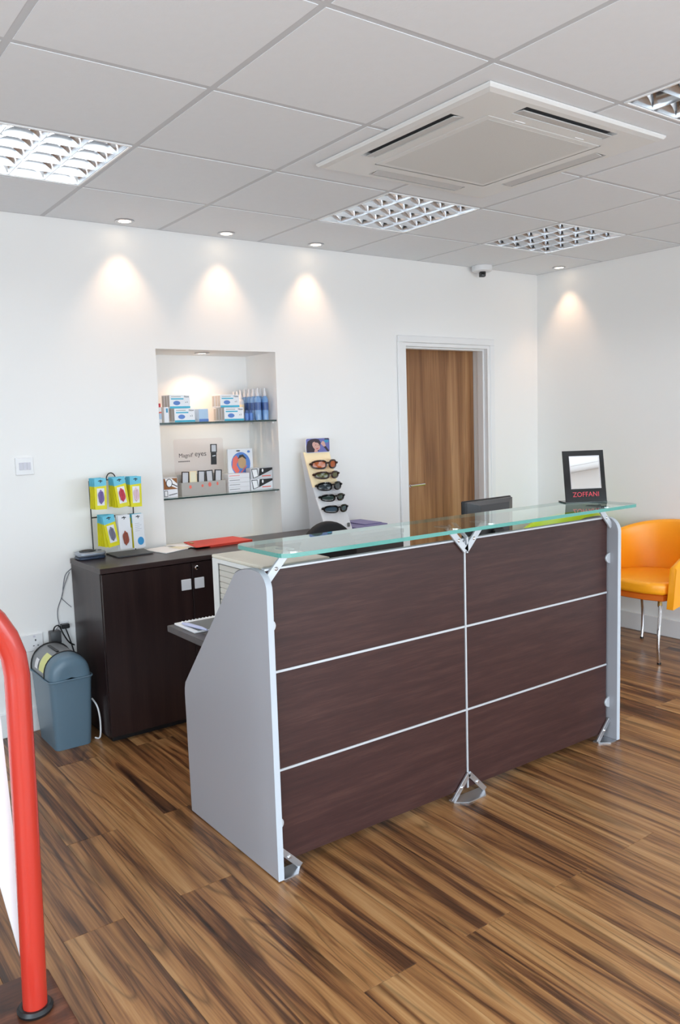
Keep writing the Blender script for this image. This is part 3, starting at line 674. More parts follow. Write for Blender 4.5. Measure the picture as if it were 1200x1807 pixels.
# ================================================================== BACK CABINETS
def cabinet(x0, x1, label, locks):
    t = thing('cabinet', label, 'cabinet', ((x0+x1)/2, -0.23, 0), 'dark wood cabinets along the back wall')
    yb, yf, zt = -0.017, -0.422, 0.845
    b = MB(); b.box(x0, x0+0.018, yf, yb, 0.03, zt-0.0255); b.box(x1-0.018, x1, yf, yb, 0.03, zt-0.0255); b.box(x0+0.018, x1-0.018, yb-0.012, yb, 0.03, zt-0.0255); b.box(x0+0.018, x1-0.018, yf, yb-0.012, 0.03, 0.05)
    build(b, 'carcass', 'wenge_cabinet', t, smooth=False)
    build(MB().box(x0-0.004, x1+0.0, yf-0.022, yb, zt-0.025, zt, bevel=0.0015), 'top', 'wenge_top', t)
    build(MB().box(x0+0.02, x1-0.02, yf+0.02, yb-0.02, 0.0005, 0.03), 'plinth', 'black_plastic', t, smooth=False)
    mid = (x0+x1)/2
    for k, (a, c) in enumerate(((x0+0.003, mid-0.0015), (mid+0.0015, x1-0.003))):
        d = build(MB().box(a, c, yf-0.019, yf-0.001, 0.034, zt-0.029, bevel=0.001), 'door', 'wenge_cabinet', t)
        hx = (c-0.034) if k == 0 else (a+0.034)
        h = MB(); h.box(hx-0.026, hx+0.026, yf-0.026, yf-0.0195, 0.684, 0.738, bevel=0.002); build(h, 'handle', 'handle_silver', d)
        if k == 1 and locks:
            h = MB(); h.lathe([(0, 0), (0.011, 0), (0.011, 0.008), (0.007, 0.012), (0, 0.012)], 16, mx=T(a+0.022, yf-0.0195, 0.79) @ RX(PI/2)); build(h, 'lock', 'chrome', d)
    return t
cabinet(0.022, 0.940, 'dark wood cabinet with square silver handles behind the grey waste bin', True)
cabinet(0.945, 1.862, 'dark wood cabinet right of the first, mostly hidden behind the glass counter', True)
ZT = 0.8455
ORD = ['front', 'second', 'third', 'fourth', 'fifth', 'sixth']

def cabinet_things():
    # phone charger base
    t = thing('charging_base', 'silver and blue charging base with round dark cup on cabinet corner', 'charger', (0.10, -0.08, ZT))
    b = MB(); b.prism(rrect(0.028, 0.165, -0.140, -0.040, 0.026), ZT+0.0003, ZT+0.014, 'z', bevel=0.003); build(b, 'lower_case', 'navy', t)
    b = MB(); b.prism(rrect(0.026, 0.167, -0.142, -0.038, 0.028), ZT+0.0142, ZT+0.036, 'z', bevel=0.010, seg=3); build(b, 'upper_case', 'silver_blue', t)
    b = MB(); b.lathe([(0.037, 0.0362), (0.037, 0.040), (0.032, 0.041), (0.026, 0.0365), (0, 0.0363)], 24, mx=T(0.085, -0.088, ZT), sx=1.1); build(b, 'cup', 'black_plastic', t)
    build(MB().box(0.138, 0.154, -0.095, -0.082, ZT+0.036, ZT+0.038, bevel=0.0005), 'button', 'black_plastic', t)
    # card rack
    t = thing('card_rack', 'black wire counter rack holding yellow hang cards on the cabinet', 'rack', (0.23, -0.12, ZT))
    b = MB(); ry = -0.026; XA, XB = 0.137, 0.362
    for x in (XA, XB): b.tube([(x, ry, ZT+0.001), (x, ry, 1.228)], 0.0032, 8)
    for z in (1.040, 1.228): b.tube([(XA, ry, z), (XB, ry, z)], 0.0032, 8)
    build(b, 'frame', 'black_plastic', t)
    b = MB(); b.tube([(0.252+0.024*math.cos(a), ry, 1.230+0.032*math.sin(a)) for a in [PI*k/12 for k in range(13)]], 0.003, 8); build(b, 'top_loop', 'black_plastic', t)
    b = MB(); b.prism([(0.20, -0.03), (0.405, -0.03), (0.385, -0.20), (0.20, -0.20)], ZT+0.0004, ZT+0.007, 'z', bevel=0.001); build(b, 'base', 'monitor_grey', t)
    HX = [(0.132, 1.240), (0.228, 1.240), (0.312, 1.238), (0.163, 1.056), (0.240, 1.050), (0.313, 1.049)]
    for x, z in HX:
        b = MB(); b.tube([(max(x, XA), ry, z-0.012), (x, -0.10, z-0.011), (x, -0.206, z-0.0115), (x, -0.210, z-0.007)], 0.0018, 6); build(b, 'hook', 'black_plastic', t)
    # cards: (x centre, top z, width, height, style, tilt)
    def card(name, label, x, y, ztop, w, h, style, tilt, yaw, group=None, plain=False):
        t = thing(name, label, 'hang card', (x, y, ztop-0.012), group)
        top, low = {'y': ('card_cyan', 'card_yellow'), 'w': ('card_white', 'card_white'), 'b': ('card_grey', 'card_white')}[style]
        m = RZ(yaw) @ RY(-tilt); th = 0.0022
        b = MB(); b.prism([(-w/2, 0.012-h), (w/2, 0.012-h), (w/2, 0.012-h*0.235), (-w/2, 0.012-h*0.27)], -th/2, th/2, 'y', mx=m)
        b.mi = 1; b.prism([(-w/2, 0.012-h*0.27), (w/2, 0.012-h*0.235), (w/2, 0.012), (-w/2, 0.012)], -th/2, th/2, 'y', mx=m)
        build(b, 'card', [low, top], t, local=True, smooth=False)
        b = MB(); b.prism([(-w*0.20, -0.0025), (w*0.20, -0.0025), (w*0.16, 0.0015), (w*0.05, 0.0022), (0, 0.006), (-w*0.05, 0.0022), (-w*0.16, 0.0015)], -th/2-0.0006, -th/2-0.0001, 'y', mx=m); build(b, 'hang_hole', 'black_plastic', t, local=True, smooth=False)
        return t, m, w, h, th
    def window(c, cordmat, kind):
        t, m, w, h, th = c; y = -th/2
        if kind == 'text':
            b = MB()
            for k in range(5): b.prism([(-w*0.30, 0.012-h*(0.28+0.055*k)), (w*(0.10+0.18*(k % 2)), 0.012-h*(0.28+0.055*k)), (w*(0.10+0.18*(k % 2)), 0.012-h*(0.265+0.055*k)), (-w*0.30, 0.012-h*(0.265+0.055*k))], y-0.0006, y-0.0001, 'y', mx=m)
            build(b, 'print', 'card_grey', t, local=True, smooth=False)
            b = MB(); b.prism(ell(w*0.12, 0.012-h*0.80, w*0.28, h*0.12), y-0.0008, y-0.0001, 'y', mx=m); build(b, 'round_print', 'print_blue', t, local=True, smooth=False); return
        z0, z1 = 0.012-h*0.87, 0.012-h*0.32
        if kind == 'w': z0, z1 = 0.012-h*0.94, 0.012-h*0.42
        b = MB(); b.prism([(-w*0.31, z0), (w*0.31, z0), (w*0.31, z1), (-w*0.31, z1)], y-0.0006, y-0.0001, 'y', mx=m); build(b, 'window', 'card_white', t, local=True, smooth=False)
        b = MB(); zc, hh = (z0+z1)/2, (z1-z0)/2
        for k in range(4):
            r = w*(0.05+0.05*k); pts = [(r*math.copysign(abs(math.cos(a))**0.45, math.cos(a))+0.0015*math.sin(3*a+k), y-0.003-0.001*k, zc+hh*(0.80-0.06*k)*math.sin(a)) for a in [2*PI*q/16 for q in range(16)]]
            b.tube([m @ Vector(p) for p in pts], 0.0026, 6, closed=True)
        build(b, 'cord', cordmat, t, local=True)
    spec = [  # x, ztop, w, h, style, tilt, cord, kind, front label, rear label, n behind
      (0.133, 1.248, 0.060, 0.152, 'y', -0.03, 'purple', 'y', 'yellow hang card with a purple cord, front of the upper left hook', 'yellow card from the front, queued behind the purple cord card', 5),
      (0.228, 1.248, 0.062, 0.150, 'y', 0.13, 'raspberry', 'y', 'tilted yellow hang card with a raspberry red cord, front of upper middle hook', 'yellow card from the front, queued behind the raspberry cord card', 4),
      (0.313, 1.246, 0.060, 0.152, 'y', -0.02, 'pink', 'y', 'yellow hang card with pale pink cord, front of the upper right hook', 'yellow card from the front, queued behind the pale pink cord card', 4),
      (0.162, 1.064, 0.060, 0.158, 'y', 0.16, 'cord_grey', 'y', 'tilted yellow hang card with grey cord on the lower left hook', 'yellow card from the front, queued behind the grey cord card', 5),
      (0.240, 1.058, 0.064, 0.170, 'w', 0.03, 'rust', 'w', 'white hang card with rusty red cord on the lower middle hook', 'white card from the front, queued behind the rusty red cord card', 2),
      (0.313, 1.057, 0.060, 0.172, 'w', 0.02, None, 'text', 'white hang card with blue round print on the lower right hook', 'cyan topped card from the front, queued behind the blue print card', 2)]
    for x, zt, w, h, st, tilt, cord, kind, lf, lr, nb in spec:
        c = card('hang_card', lf, x, -0.200, zt, w, h, st, tilt, 0.05); window(c, cord, kind)
        for k in range(1, nb+1):
            s2 = st if not (kind == 'text') else 'y'
            card('hang_card', ORD[k]+' '+lr, x+random.uniform(-0.002, 0.002), -0.200+0.0145*k, zt, w, h*(0.4 if kind == 'text' and k == nb else 1), 'w' if st == 'w' and kind != 'text' else s2, tilt*(0.7-0.16*k)+random.uniform(-0.05, 0.04), 0.05+random.uniform(-0.14, 0.10), group='cards '+lr.split(', ')[1])
    # papers and red folder
    b = MB(); b.prism([(0.395, -0.055), (0.52, -0.03), (0.585, -0.19), (0.43, -0.255)], ZT+0.0005, ZT+0.004, 'z'); single(b, 'paper_sheet', 'paper', 'loose white papers lying on the cabinet left of the red folder', 'paper', (0.48, -0.13, ZT), smooth=False)
    b = MB(); b.prism([(0.515, -0.10), (0.575, -0.09), (0.60, -0.185), (0.545, -0.20)], ZT+0.0045, ZT+0.006, 'z'); single(b, 'paper_note', 'paper_cream', 'cream note on top of the white papers beside the red folder', 'paper', (0.55, -0.13, ZT), smooth=False)
    b = MB(); b.prism([(0.52, -0.022), (0.60, -0.025), (0.680, -0.20), (0.62, -0.235), (0.60, -0.16)], ZT+0.0062, ZT+0.0075, 'z'); single(b, 'paper_slip', 'paper', 'white slip of paper tucked against the red folder edge', 'paper', (0.6, -0.13, ZT), smooth=False)
    t = thing('folder', 'flat red folder lying on the dark cabinet top', 'folder', (0.78, -0.12, ZT))
    b = MB(); b.prism([(0.640, -0.020), (0.945, -0.020), (0.955, -0.225), (0.605, -0.245)], ZT+0.008, ZT+0.0125, 'z', bevel=0.001); b.prism([(0.70, -0.022), (0.945, -0.022), (0.955, -0.224), (0.69, -0.24)], ZT+0.0003, ZT+0.0078, 'z'); build(b, 'cover', 'red_folder', t)
    b = MB(); b.box(0.642, 0.655, -0.12, -0.08, ZT+0.0127, ZT+0.017, bevel=0.001); build(b, 'clip', 'brass', t)
    # lilac folder at the right
    t = thing('folder', 'flat lilac folder lying on cabinet top right of the sunglasses stand', 'folder', (1.75, -0.15, ZT))
    b = MB(); b.prism([(1.60, -0.030), (1.855, -0.030), (1.855, -0.30), (1.60, -0.32)], ZT+0.0003, ZT+0.020, 'z', bevel=0.002); build(b, 'cover', 'lilac', t)
    b = MB(); b.prism([(1.70, -0.050), (1.84, -0.050), (1.835, -0.27), (1.70, -0.28)], ZT+0.0203, ZT+0.026, 'z', bevel=0.001); build(b, 'flap', 'lilac', t)
cabinet_things()

def sunglasses_stand():
    t = thing('sunglasses_stand', 'tall curved cardboard sunglasses stand with portrait header on the cabinet', 'display stand', (1.49, -0.20, ZT))
    x0, x1 = 1.405, 1.590
    def yc(u): return -0.300+0.215*(u**1.15)+0.020*math.sin(PI*u)      # front face depth, u=0 bottom .. 1 top
    n = 16; Z0, Z1 = ZT+0.001, 1.312
    b = MB()
    for k in range(n):
        u0, u1 = k/n, (k+1)/n; za, zb = Z0+(Z1-Z0)*u0, Z0+(Z1-Z0)*u1
        b.mi = 0 if u0 < 0.42 else (1 if u0 < 0.55 else 2)
        b.prism([(yc(u0), za), (yc(u1), zb), (yc(u1)+0.006, zb), (yc(u0)+0.006, za)], x0, x1, 'x')
    build(b, 'card', ['card_white', 'stand_grey', 'cream_card'], t, ang=50)
    b = MB()
    side = [(yc(k/n)+0.0065, Z0+(Z1-Z0)*k/n) for k in range(n+1)]
    back = [(-0.045, Z1), (-0.075, 1.20), (-0.10, 1.08), (-0.115, 0.96), (-0.12, Z0)]
    for x in (x0+0.002, x1-0.005): b.prism(side+back, x, x+0.003, 'x')
    build(b, 'side_gusset', 'stand_grey', t, smooth=False)
    # header portrait
    hm = Matrix.Identity(4)
    yh = -0.092
    b = MB(); b.prism(rrect(1.418, 1.592, 1.306, 1.394, 0.012), yh, yh+0.005, 'y'); b.mi = 1; b.prism(rrect(1.421, 1.589, 1.309, 1.391, 0.010), yh-0.0006, yh-0.0001, 'y')
    P = lambda u, v: (1.421+0.168*u, 1.309+0.082*v)
    b.mi = 2; b.prism([P(*p) for p in ((0.01, 0.02), (0.40, 0.02), (0.52, 0.10), (0.58, 0.35), (0.62, 0.70), (0.54, 0.92), (0.38, 0.99), (0.20, 0.95), (0.06, 0.80), (0.01, 0.45))], yh-0.0012, yh-0.0007, 'y')
    b.mi = 3; b.prism([P(0.42+0.155*math.cos(a)-0.06*math.sin(a), 0.46+0.31*math.sin(a)) for a in [2*PI*k/20 for k in range(20)]], yh-0.0018, yh-0.0013, 'y'); b.prism([P(*p) for p in ((0.33, 0.02), (0.48, 0.02), (0.47, 0.25), (0.36, 0.25))], yh-0.0017, yh-0.0013, 'y')
    b.prism([P(*p) for p in ((0.62, 0.62), (0.70, 0.80), (0.78, 0.74), (0.84, 0.42), (0.76, 0.36), (0.68, 0.50))], yh-0.0012, yh-0.0007, 'y')
    b.mi = 2; b.prism([P(*p) for p in ((0.74, 0.38), (0.83, 0.44), (0.97, 0.10), (0.96, 0.03), (0.90, 0.03))], yh-0.0012, yh-0.0007, 'y')
    b.prism([P(*p) for p in ((0.36, 0.72), (0.60, 0.66), (0.59, 0.76), (0.38, 0.82))], yh-0.0024, yh-0.0019, 'y')           # sunglasses pushed up on the head
    for ex, ey in ((0.40, 0.53), (0.51, 0.50)): b.prism([P(ex+0.022*math.cos(a), ey+0.022*math.sin(a)) for a in [2*PI*k/8 for k in range(8)]], yh-0.0024, yh-0.0019, 'y')
    b.mi = 5; b.prism([P(*p) for p in ((0.40, 0.27), (0.50, 0.30), (0.53, 0.34), (0.49, 0.25), (0.43, 0.22))], yh-0.0024, yh-0.0019, 'y')
    b.mi = 4; b.prism([P(0.87+0.10*math.cos(a), 0.78+0.11*math.sin(a)) for a in [2*PI*k/16 for k in range(16)]], yh-0.0012, yh-0.0007, 'y'); b.mi = 2; b.prism([P(*p) for p in ((0.78, 0.90), (0.98, 0.88), (0.98, 0.97), (0.80, 0.98))], yh-0.0012, yh-0.0007, 'y')
    build(b, 'portrait_print', ['card_white', 'poster_blue', 'hair', 'skin', 'badge_cyan', 'raspberry'], t, smooth=False)
    b = MB(); b.prism(rrect(1.556, 1.576, 0.872, 0.896, 0.004), yc(0.05)-0.0035, yc(0.05)-0.0025, 'y', mx=Matrix.Identity(4)); build(b, 'small_print', 'paper_grey', t, smooth=False)
    # glasses
    def glasses(z, label, frame, lens, w, lh):
        w *= 1.22; lh *= 1.22
        u = (z-Z0)/(Z1-Z0); yf = yc(u)-0.056; gx = 1.500+0.022*u
        g = thing('sunglasses', label, 'sunglasses', (gx, yf, z), 'sunglasses on the curved stand')
        fb = MB(); lens_b = []
        for s in (-1, 1):
            def pt(a, sc=1.0):
                ca, sa = math.cos(a), math.sin(a); ca = math.copysign(abs(ca)**0.75, ca); sa = math.copysign(abs(sa)**0.75, sa)
                x = s*(0.0385*w+0.0295*w*ca*sc); zz = lh*sa*sc-0.004*(abs(x)/0.07)*sa
                return (x, 0.42*x*x/0.07, zz)          # wrapped front
            ring = [pt(2*PI*k/18) for k in range(18)]
            fb.tube(ring, 0.0056, 8, closed=True)
            L_ = MB(); t2 = bmesh.new(); A = [t2.verts.new(pt(2*PI*k/18, 0.98)) for k in range(18)]; c0 = t2.verts.new((s*0.0385*w, 0.42*(0.0385*w)**2/0.07-0.002, 0))
            for k in range(18): t2.faces.new((A[k], A[(k+1) % 18], c0))
            bmesh.ops.recalc_face_normals(t2, faces=t2.faces); L_._take(t2); lens_b.append(L_)
        fb.tube([(-0.012*w, 0.0005, 0.007), (0, -0.001, 0.010), (0.012*w, 0.0005, 0.007)], 0.005, 8, smooth_n=3)
        build(fb, 'frame', frame, g, local=True)
        for L_ in lens_b: build(L_, 'lens', lens, g, local=True)
        for s in (-1, 1):
            tb = MB(); tb.tube([(s*0.066*w, 0.036, 0.005), (s*0.073*w, 0.041, 0.005), (s*0.077*w, 0.0475, 0.003)], [0.007, 0.008, 0.006], 8); build(tb, 'temple', frame, g, local=True)
        bp = MB(); bp.tube([(0, 0.055, -0.004), (0, 0.0055, -0.002)], 0.0045, 8); build(bp, 'nose_peg', 'stand_grey', g, local=True)
    glasses(1.238, 'sunglasses with amber lenses and brown frame, topmost on the stand', 'brown_frame', 'amber_lens', 1.05, 0.021)
    glasses(1.176, 'sunglasses with olive lenses, second from the top on the stand', 'brown_frame', 'olive_lens', 1.0, 0.0165)
    glasses(1.112, 'black sunglasses with grey mirrored lenses, third from the top', 'black_gloss', 'grey_lens', 1.0, 0.019)
    glasses(1.047, 'narrow black sunglasses with green grey lenses, fourth from the top', 'black_gloss', 'green_lens', 0.97, 0.016)
    glasses(0.983, 'black sunglasses with blue grey lenses, lowest on the stand', 'black_gloss', 'blue_lens', 0.98, 0.017)
sunglasses_stand()

# ================================================================== NICHE SHELVES AND GOODS
def niche():
    SZ = [1.509, 1.100]
    for z, lab in zip(SZ, ('upper glass shelf in the wall niche holding white boxes and blue bottles', 'lower glass shelf in the wall niche holding magnifier displays')):
        t = thing('glass_shelf', lab, 'shelf', (0.918, 0.18, z), 'glass niche shelves')
        tb = bmesh.new(); pts = [(0.5485, 0.012), (1.2875, 0.012), (1.2875, 0.342), (0.5485, 0.342)]; A = [tb.verts.new((x, y, z-0.008)) for x, y in pts]; B = [tb.verts.new((x, y, z)) for x, y in pts]
        a = tb.faces.new(A[::-1]); c = tb.faces.new(B)
        for i in range(4): tb.faces.new((A[i], A[(i+1) % 4], B[(i+1) % 4], B[i])).material_index = 2
        a.material_index = 1; c.material_index = 0
        g = MB(); me = bpy.data.meshes.new('t'); tb.to_mesh(me); tb.free(); g.bm.from_mesh(me); bpy.data.meshes.remove(me)
        build(g, 'glass', ['shelf_face', 'glass_body', 'shelf_edge'], t, smooth=False)
        for x in (0.5475, 1.2765):
            for y in (0.05, 0.30): build(MB().box(x, x+0.012, y-0.01, y+0.01, z-0.020, z-0.0085, bevel=0.002), 'shelf_clip', 'plastic_white', t)
    # ---- boxes: front face towards -Y
    def lens_box(x0, y0, z0, w, d, h, label, group=None, printed=True):
        t = thing('retail_box', label, 'box', (x0+w/2, y0+d/2, z0), group)
        build(MB().box(x0, x0+w, y0, y0+d, z0+0.0004, z0+h, bevel=0.001), 'carton', 'box_white', t)
        b = MB(); b.box(x0-0.0005, x0-0.0001, y0+0.003, y0+d-0.003, z0+0.008, z0+h-0.004); build(b, 'side_print', 'box_side', t, smooth=False)
        if printed:
            P = lambda u, v: (x0+w*u, z0+h*v); yy = y0-0.0006; b = MB()
            b.mi = 0; b.prism([P(0, 0.01), P(1, 0.01), P(1, 0.16), P(0, 0.16)], yy, y0-0.0001, 'y'); b.prism([P(0.07, 0.66), P(0.68, 0.66), P(0.68, 0.75), P(0.07, 0.75)], yy, y0-0.0001, 'y')
            b.mi = 1; b.prism([P(0.34+0.17*math.cos(a), 0.40+0.16*math.sin(a)) for a in [2*PI*k/18 for k in range(18)]], yy, y0-0.0001, 'y')
            b.mi = 2; b.prism([P(0.08, 0.83), P(0.55, 0.83), P(0.55, 0.89), P(0.08, 0.89)], yy, y0-0.0001, 'y')
            b.mi = 3; b.text('New', h*0.20, T(x0+w*0.83, y0-0.0004, z0+h*0.86) @ RX(PI/2)); b.text('x 2', h*0.16, T(x0+w*0.82, y0-0.0004, z0+h*0.46) @ RX(PI/2))
            build(b, 'front_print', ['box_cyan', 'box_blue', 'box_side', 'ink'], t, smooth=False)
    z = SZ[0]+0.0004
    groups = [(0.664, 0.060, z, 0.122, 0.076, 4, 'white and blue retail box, lower front of the left stack on upper shelf', 'box in the lower left row behind the printed white and blue box'),
              (0.640, 0.062, z+0.0766, 0.122, 0.074, 3, 'white and blue retail box on top of the left stack', 'box in the upper left row behind the printed white and blue box'),
              (0.971, 0.060, z, 0.126, 0.077, 4, 'white and blue retail box, lower front of the right stack beside bottles', 'box in the lower right row behind the printed white and blue box'),
              (0.950, 0.062, z+0.0776, 0.122, 0.072, 3, 'white and blue retail box on top of the right stack', 'box in the upper right row behind the printed white and blue box')]
    for x0, y0, z0, w, h, n, lf, lr in groups:
        for k in range(n): lens_box(x0-0.0 if k == 0 else x0+random.uniform(-0.002, 0.001), y0+k*0.0335, z0, w, 0.032, h, lf if k == 0 else ORD[k]+' '+lr, None if k == 0 else 'row of: '+lr, k == 0)
    t = thing('small_box', 'small pale blue box between the two stacks of white boxes', 'box', (0.842, 0.10, z)); build(MB().box(0.812, 0.870, 0.062, 0.135, z, z+0.072, bevel=0.001), 'carton', 'box_paleblue', t)
    b = MB(); b.box(0.812, 0.870, 0.0612, 0.0618, z+0.001, z+0.016); build(b, 'band', 'box_blue', t, smooth=False)
    t = thing('small_box', 'slim green and white carton standing left of the white boxes', 'box', (0.618, 0.09, z)); build(MB().box(0.604, 0.632, 0.062, 0.095, z, z+0.085, bevel=0.001), 'carton', 'box_white', t)
    b = MB(); b.box(0.616, 0.626, 0.0612, 0.0618, z+0.055, z+0.078); build(b, 'print', 'badge_cyan', t, smooth=False)
    for k, (x, y) in enumerate(((0.575, 0.055),)):
        t = thing('dropper_bottle', 'slim white bottle with red cap at the left end of upper shelf', 'bottle', (x, y, z))
        build(MB().lathe([(0, 0), (0.010, 0), (0.010, 0.078), (0.006, 0.084), (0, 0.084)], 14, mx=T(x, y, z)), 'bottle', 'box_white', t)
        build(MB().lathe([(0, 0.0845), (0.0075, 0.0845), (0.007, 0.104), (0, 0.105)], 14, mx=T(x, y, z)), 'cap', 'red_letter', t)
        build(MB().lathe([(0.0104, 0.020), (0.0104, 0.050)], 14, mx=T(x, y, z)), 'band', 'box_paleblue', t); build(MB().lathe([(0.0106, 0.052), (0.0106, 0.060)], 14, mx=T(x, y, z)), 'ring', 'coral', t)
    # spray bottles
    def spray(x, y, h, label, group, body='bottle_blue', lab='bottle_navy'):
        t = thing('spray_bottle', label, 'bottle', (x, y, z), group); r = 0.0195; m = T(x, y, z)
        build(MB().lathe([(0, 0), (r, 0.001), (r, h*0.86), (r*0.8, h*0.95), (r*0.45, h), (0, h)], 16, mx=m), 'bottle', body, t)
        build(MB().lathe([(r+0.0004, h*0.42), (r+0.0004, h*0.74)], 16, mx=m), 'label_band', lab, t)
        b = MB(); b.lathe([(0, h+0.0004), (0.010, h+0.0004), (0.010, h+0.016), (0.006, h+0.022), (0.006, h+0.046), (0, h+0.048)], 12, mx=m); build(b, 'sprayer', 'bottle_clear', t)
    for j in range(5):
        for i in range(2):
            spray(1.198+i*0.048, 0.068+j*0.05, 0.140, 'blue spray bottle in the %s row of the %s column on the upper shelf' % (ORD[j], ('left', 'right')[i]), None if j == 0 else 'blue spray bottles behind the front pair')
    for i in range(3): spray(1.140+i*0.004, 0.165+i*0.048, 0.128, ORD[i]+' cream labelled spray bottle of the row behind the small blue bottles', 'cream labelled spray bottles', 'stand_grey', 'cream_card')
    for i, (x, s) in enumerate(((1.124, 'left'), (1.152, 'right'))):
        t = thing('small_bottle', 'small blue bottle with dark cap, %s one of two before the sprays' % s, 'bottle', (x, 0.075, z), 'small blue bottles'); m = T(x, 0.075, z)
        build(MB().lathe([(0, 0), (0.0125, 0), (0.0125, 0.040), (0.007, 0.045), (0, 0.045)], 14, mx=m), 'bottle', 'box_blue', t); build(MB().lathe([(0, 0.0454), (0.008, 0.0454), (0.008, 0.060), (0, 0.060)], 12, mx=m), 'cap', 'bottle_navy', t)
    # ---- lower shelf
    z = SZ[1]+0.0004
    b = MB(); b.box(0.560, 0.568, 0.06, 0.17, z, z+0.21, bevel=0.001); o = single(b, 'leaflet', 'box_paleblue', 'tall pale blue leaflet pack against the left wall of lower shelf', 'leaflet', (0.564, 0.11, z))
    def pic_box(z0, h, label, top):
        t = thing('magnifier_box', label, 'box', (0.622, 0.10, z0)); build(MB().box(0.580, 0.664, 0.070, 0.14, z0, z0+h, bevel=0.001), 'carton', 'box_white', t); y1 = 0.0694
        b = MB()
        if top:
            b.mi = 0; b.prism([(0.582, z0+0.002), (0.662, z0+0.002), (0.662, z0+h-0.002), (0.582, z0+h-0.002)], y1, 0.0699, 'y')
            b.mi = 1; b.prism([(0.600, z0+0.03), (0.662, z0+0.004), (0.662, z0+0.03), (0.63, z0+h-0.003), (0.59, z0+h-0.003)], y1-0.0006, y1-0.0001, 'y')
            b.mi = 2; b.prism(ell(0.614, z0+0.036, 0.019, 0.024), y1-0.0012, y1-0.0007, 'y'); b.prism([(0.628, z0+0.030), (0.631, z0+0.034), (0.662, z0+0.018), (0.661, z0+0.012)], y1-0.0012, y1-0.0007, 'y')
            b.mi = 1; b.prism(ell(0.614, z0+0.036, 0.015, 0.020), y1-0.0018, y1-0.0013, 'y')
        else:
            b.mi = 2; b.prism([(0.583, z0+0.004), (0.604, z0+0.004), (0.604, z0+h-0.004), (0.583, z0+h-0.004)], y1, 0.0699, 'y'); b.prism([(0.610, z0+0.010), (0.660, z0+0.018), (0.660, z0+0.022), (0.610, z0+0.014)], y1, 0.0699, 'y')
            b.mi = 1; b.prism([(0.586, z0+0.007), (0.601, z0+0.007), (0.601, z0+h-0.007), (0.586, z0+h-0.007)], y1-0.0006, y1-0.0001, 'y')
        build(b, 'front_print', ['wood_print', 'paper', 'ink'], t, smooth=False)
    pic_box(z, 0.042, 'white carton with small line drawing at left end of the lower shelf', False)
    pic_box(z+0.0426, 0.064, 'carton with magnifying glass picture stacked at left end of lower shelf', True)
    # display tray with header
    MX, EX = 0.762, 0.853
    t = thing('magnifier_display', 'grey counter display tray with clear header lettered for magnifiers', 'display', (0.83, 0.11, z))
    b = MB(); b.prism([(0.692, z), (0.968, z), (0.968, z+0.073), (0.692, z+0.073)], 0.078, 0.082, 'y'); b.box(0.692, 0.696, 0.0822, 0.145, z, z+0.073); b.box(0.964, 0.968, 0.0822, 0.145, z, z+0.073); b.box(0.696, 0.964, 0.0822, 0.145, z, z+0.003); b.box(0.696, 0.964, 0.1455, 0.148, z, z+0.115)
    build(b, 'tray', 'tray_grey', t, smooth=False)
    b = MB(); b.prism(ell(0.745, z+0.048, 0.008, 0.010, 14)+[], 0.0772, 0.0778, 'y'); b.prism(ell(0.866, z+0.054, 0.010, 0.013, 14), 0.0772, 0.0778, 'y'); b.prism(ell(0.915, z+0.056, 0.006, 0.010, 14), 0.0772, 0.0778, 'y'); b.prism(ell(0.82, z+0.050, 0.007, 0.008, 12), 0.0772, 0.0778, 'y'); build(b, 'tray_print', 'coral', t, smooth=False)
    b = MB(); b.prism(rrect(0.690, 1.000, z+0.116, z+0.315, 0.012), 0.150, 0.1525, 'y'); b.prism([(0.76, z+0.003), (0.98, z+0.003), (0.98, z+0.1155), (0.76, z+0.1155)], 0.150, 0.1525, 'y'); build(b, 'header', 'acrylic', t, smooth=False)
    b = MB(); b.text("Magnif'", 0.0325, T(MX, 0.1494, z+0.222) @ RX(PI/2), depth=0.0002); b.text('eyes', 0.042, T(EX, 0.1494, z+0.228) @ RX(PI/2), depth=0.0002); build(b, 'header_lettering', 'ink', t, smooth=False)
    b = MB()
    for k in range(8): b.box(0.714+k*0.009, 0.720+k*0.009, 0.1490, 0.1497, z+0.186, z+0.192)
    build(b, 'strapline', 'ink', t, smooth=False)
    def magnifier(x, y, zz, label, w, h, frame, lens, tilt=0.0, group='square magnifiers in the display tray', handle=0):
        m = thing('magnifier', label, 'magnifier', (x, y, zz), group); mm = T(x, y, zz) @ RY(tilt); f = 0.005; b = MB()
        b.prism([(-w/2, 0), (w/2, 0), (w/2, f), (-w/2, f)], 0, 0.006, 'y', mx=mm); b.prism([(-w/2, h-f), (w/2, h-f), (w/2, h), (-w/2, h)], 0, 0.006, 'y', mx=mm); b.prism([(-w/2, f), (-w/2+f, f), (-w/2+f, h-f), (-w/2, h-f)], 0, 0.006, 'y', mx=mm); b.prism([(w/2-f, f), (w/2, f), (w/2, h-f), (w/2-f, h-f)], 0, 0.006, 'y', mx=mm)
        bm2 = b; build(bm2, 'frame', frame, m, smooth=False).matrix_parent_inverse = Matrix.Identity(4)
        build(MB().prism([(-w/2+f, f), (w/2-f, f), (w/2-f, h-f), (-w/2+f, h-f)], 0.002, 0.004, 'y', mx=mm), 'lens', lens, m, smooth=False)
        if handle: 
            build(MB().prism([(-w/2+0.003, -handle), (w/2-0.003, -handle), (w/2-0.003, -0.0005), (-w/2+0.003, -0.0005)], 0, 0.007, 'y', bevel=0.001, mx=mm), 'handle', 'black_plastic', m, smooth=False)
            build(MB().prism([(-w/4, -handle*0.34), (w/4, -handle*0.30), (w/4, -handle*0.22), (-w/4, -handle*0.26)], -0.0006, -0.0001, 'y', mx=mm), 'badge', 'card_white', m, smooth=False)
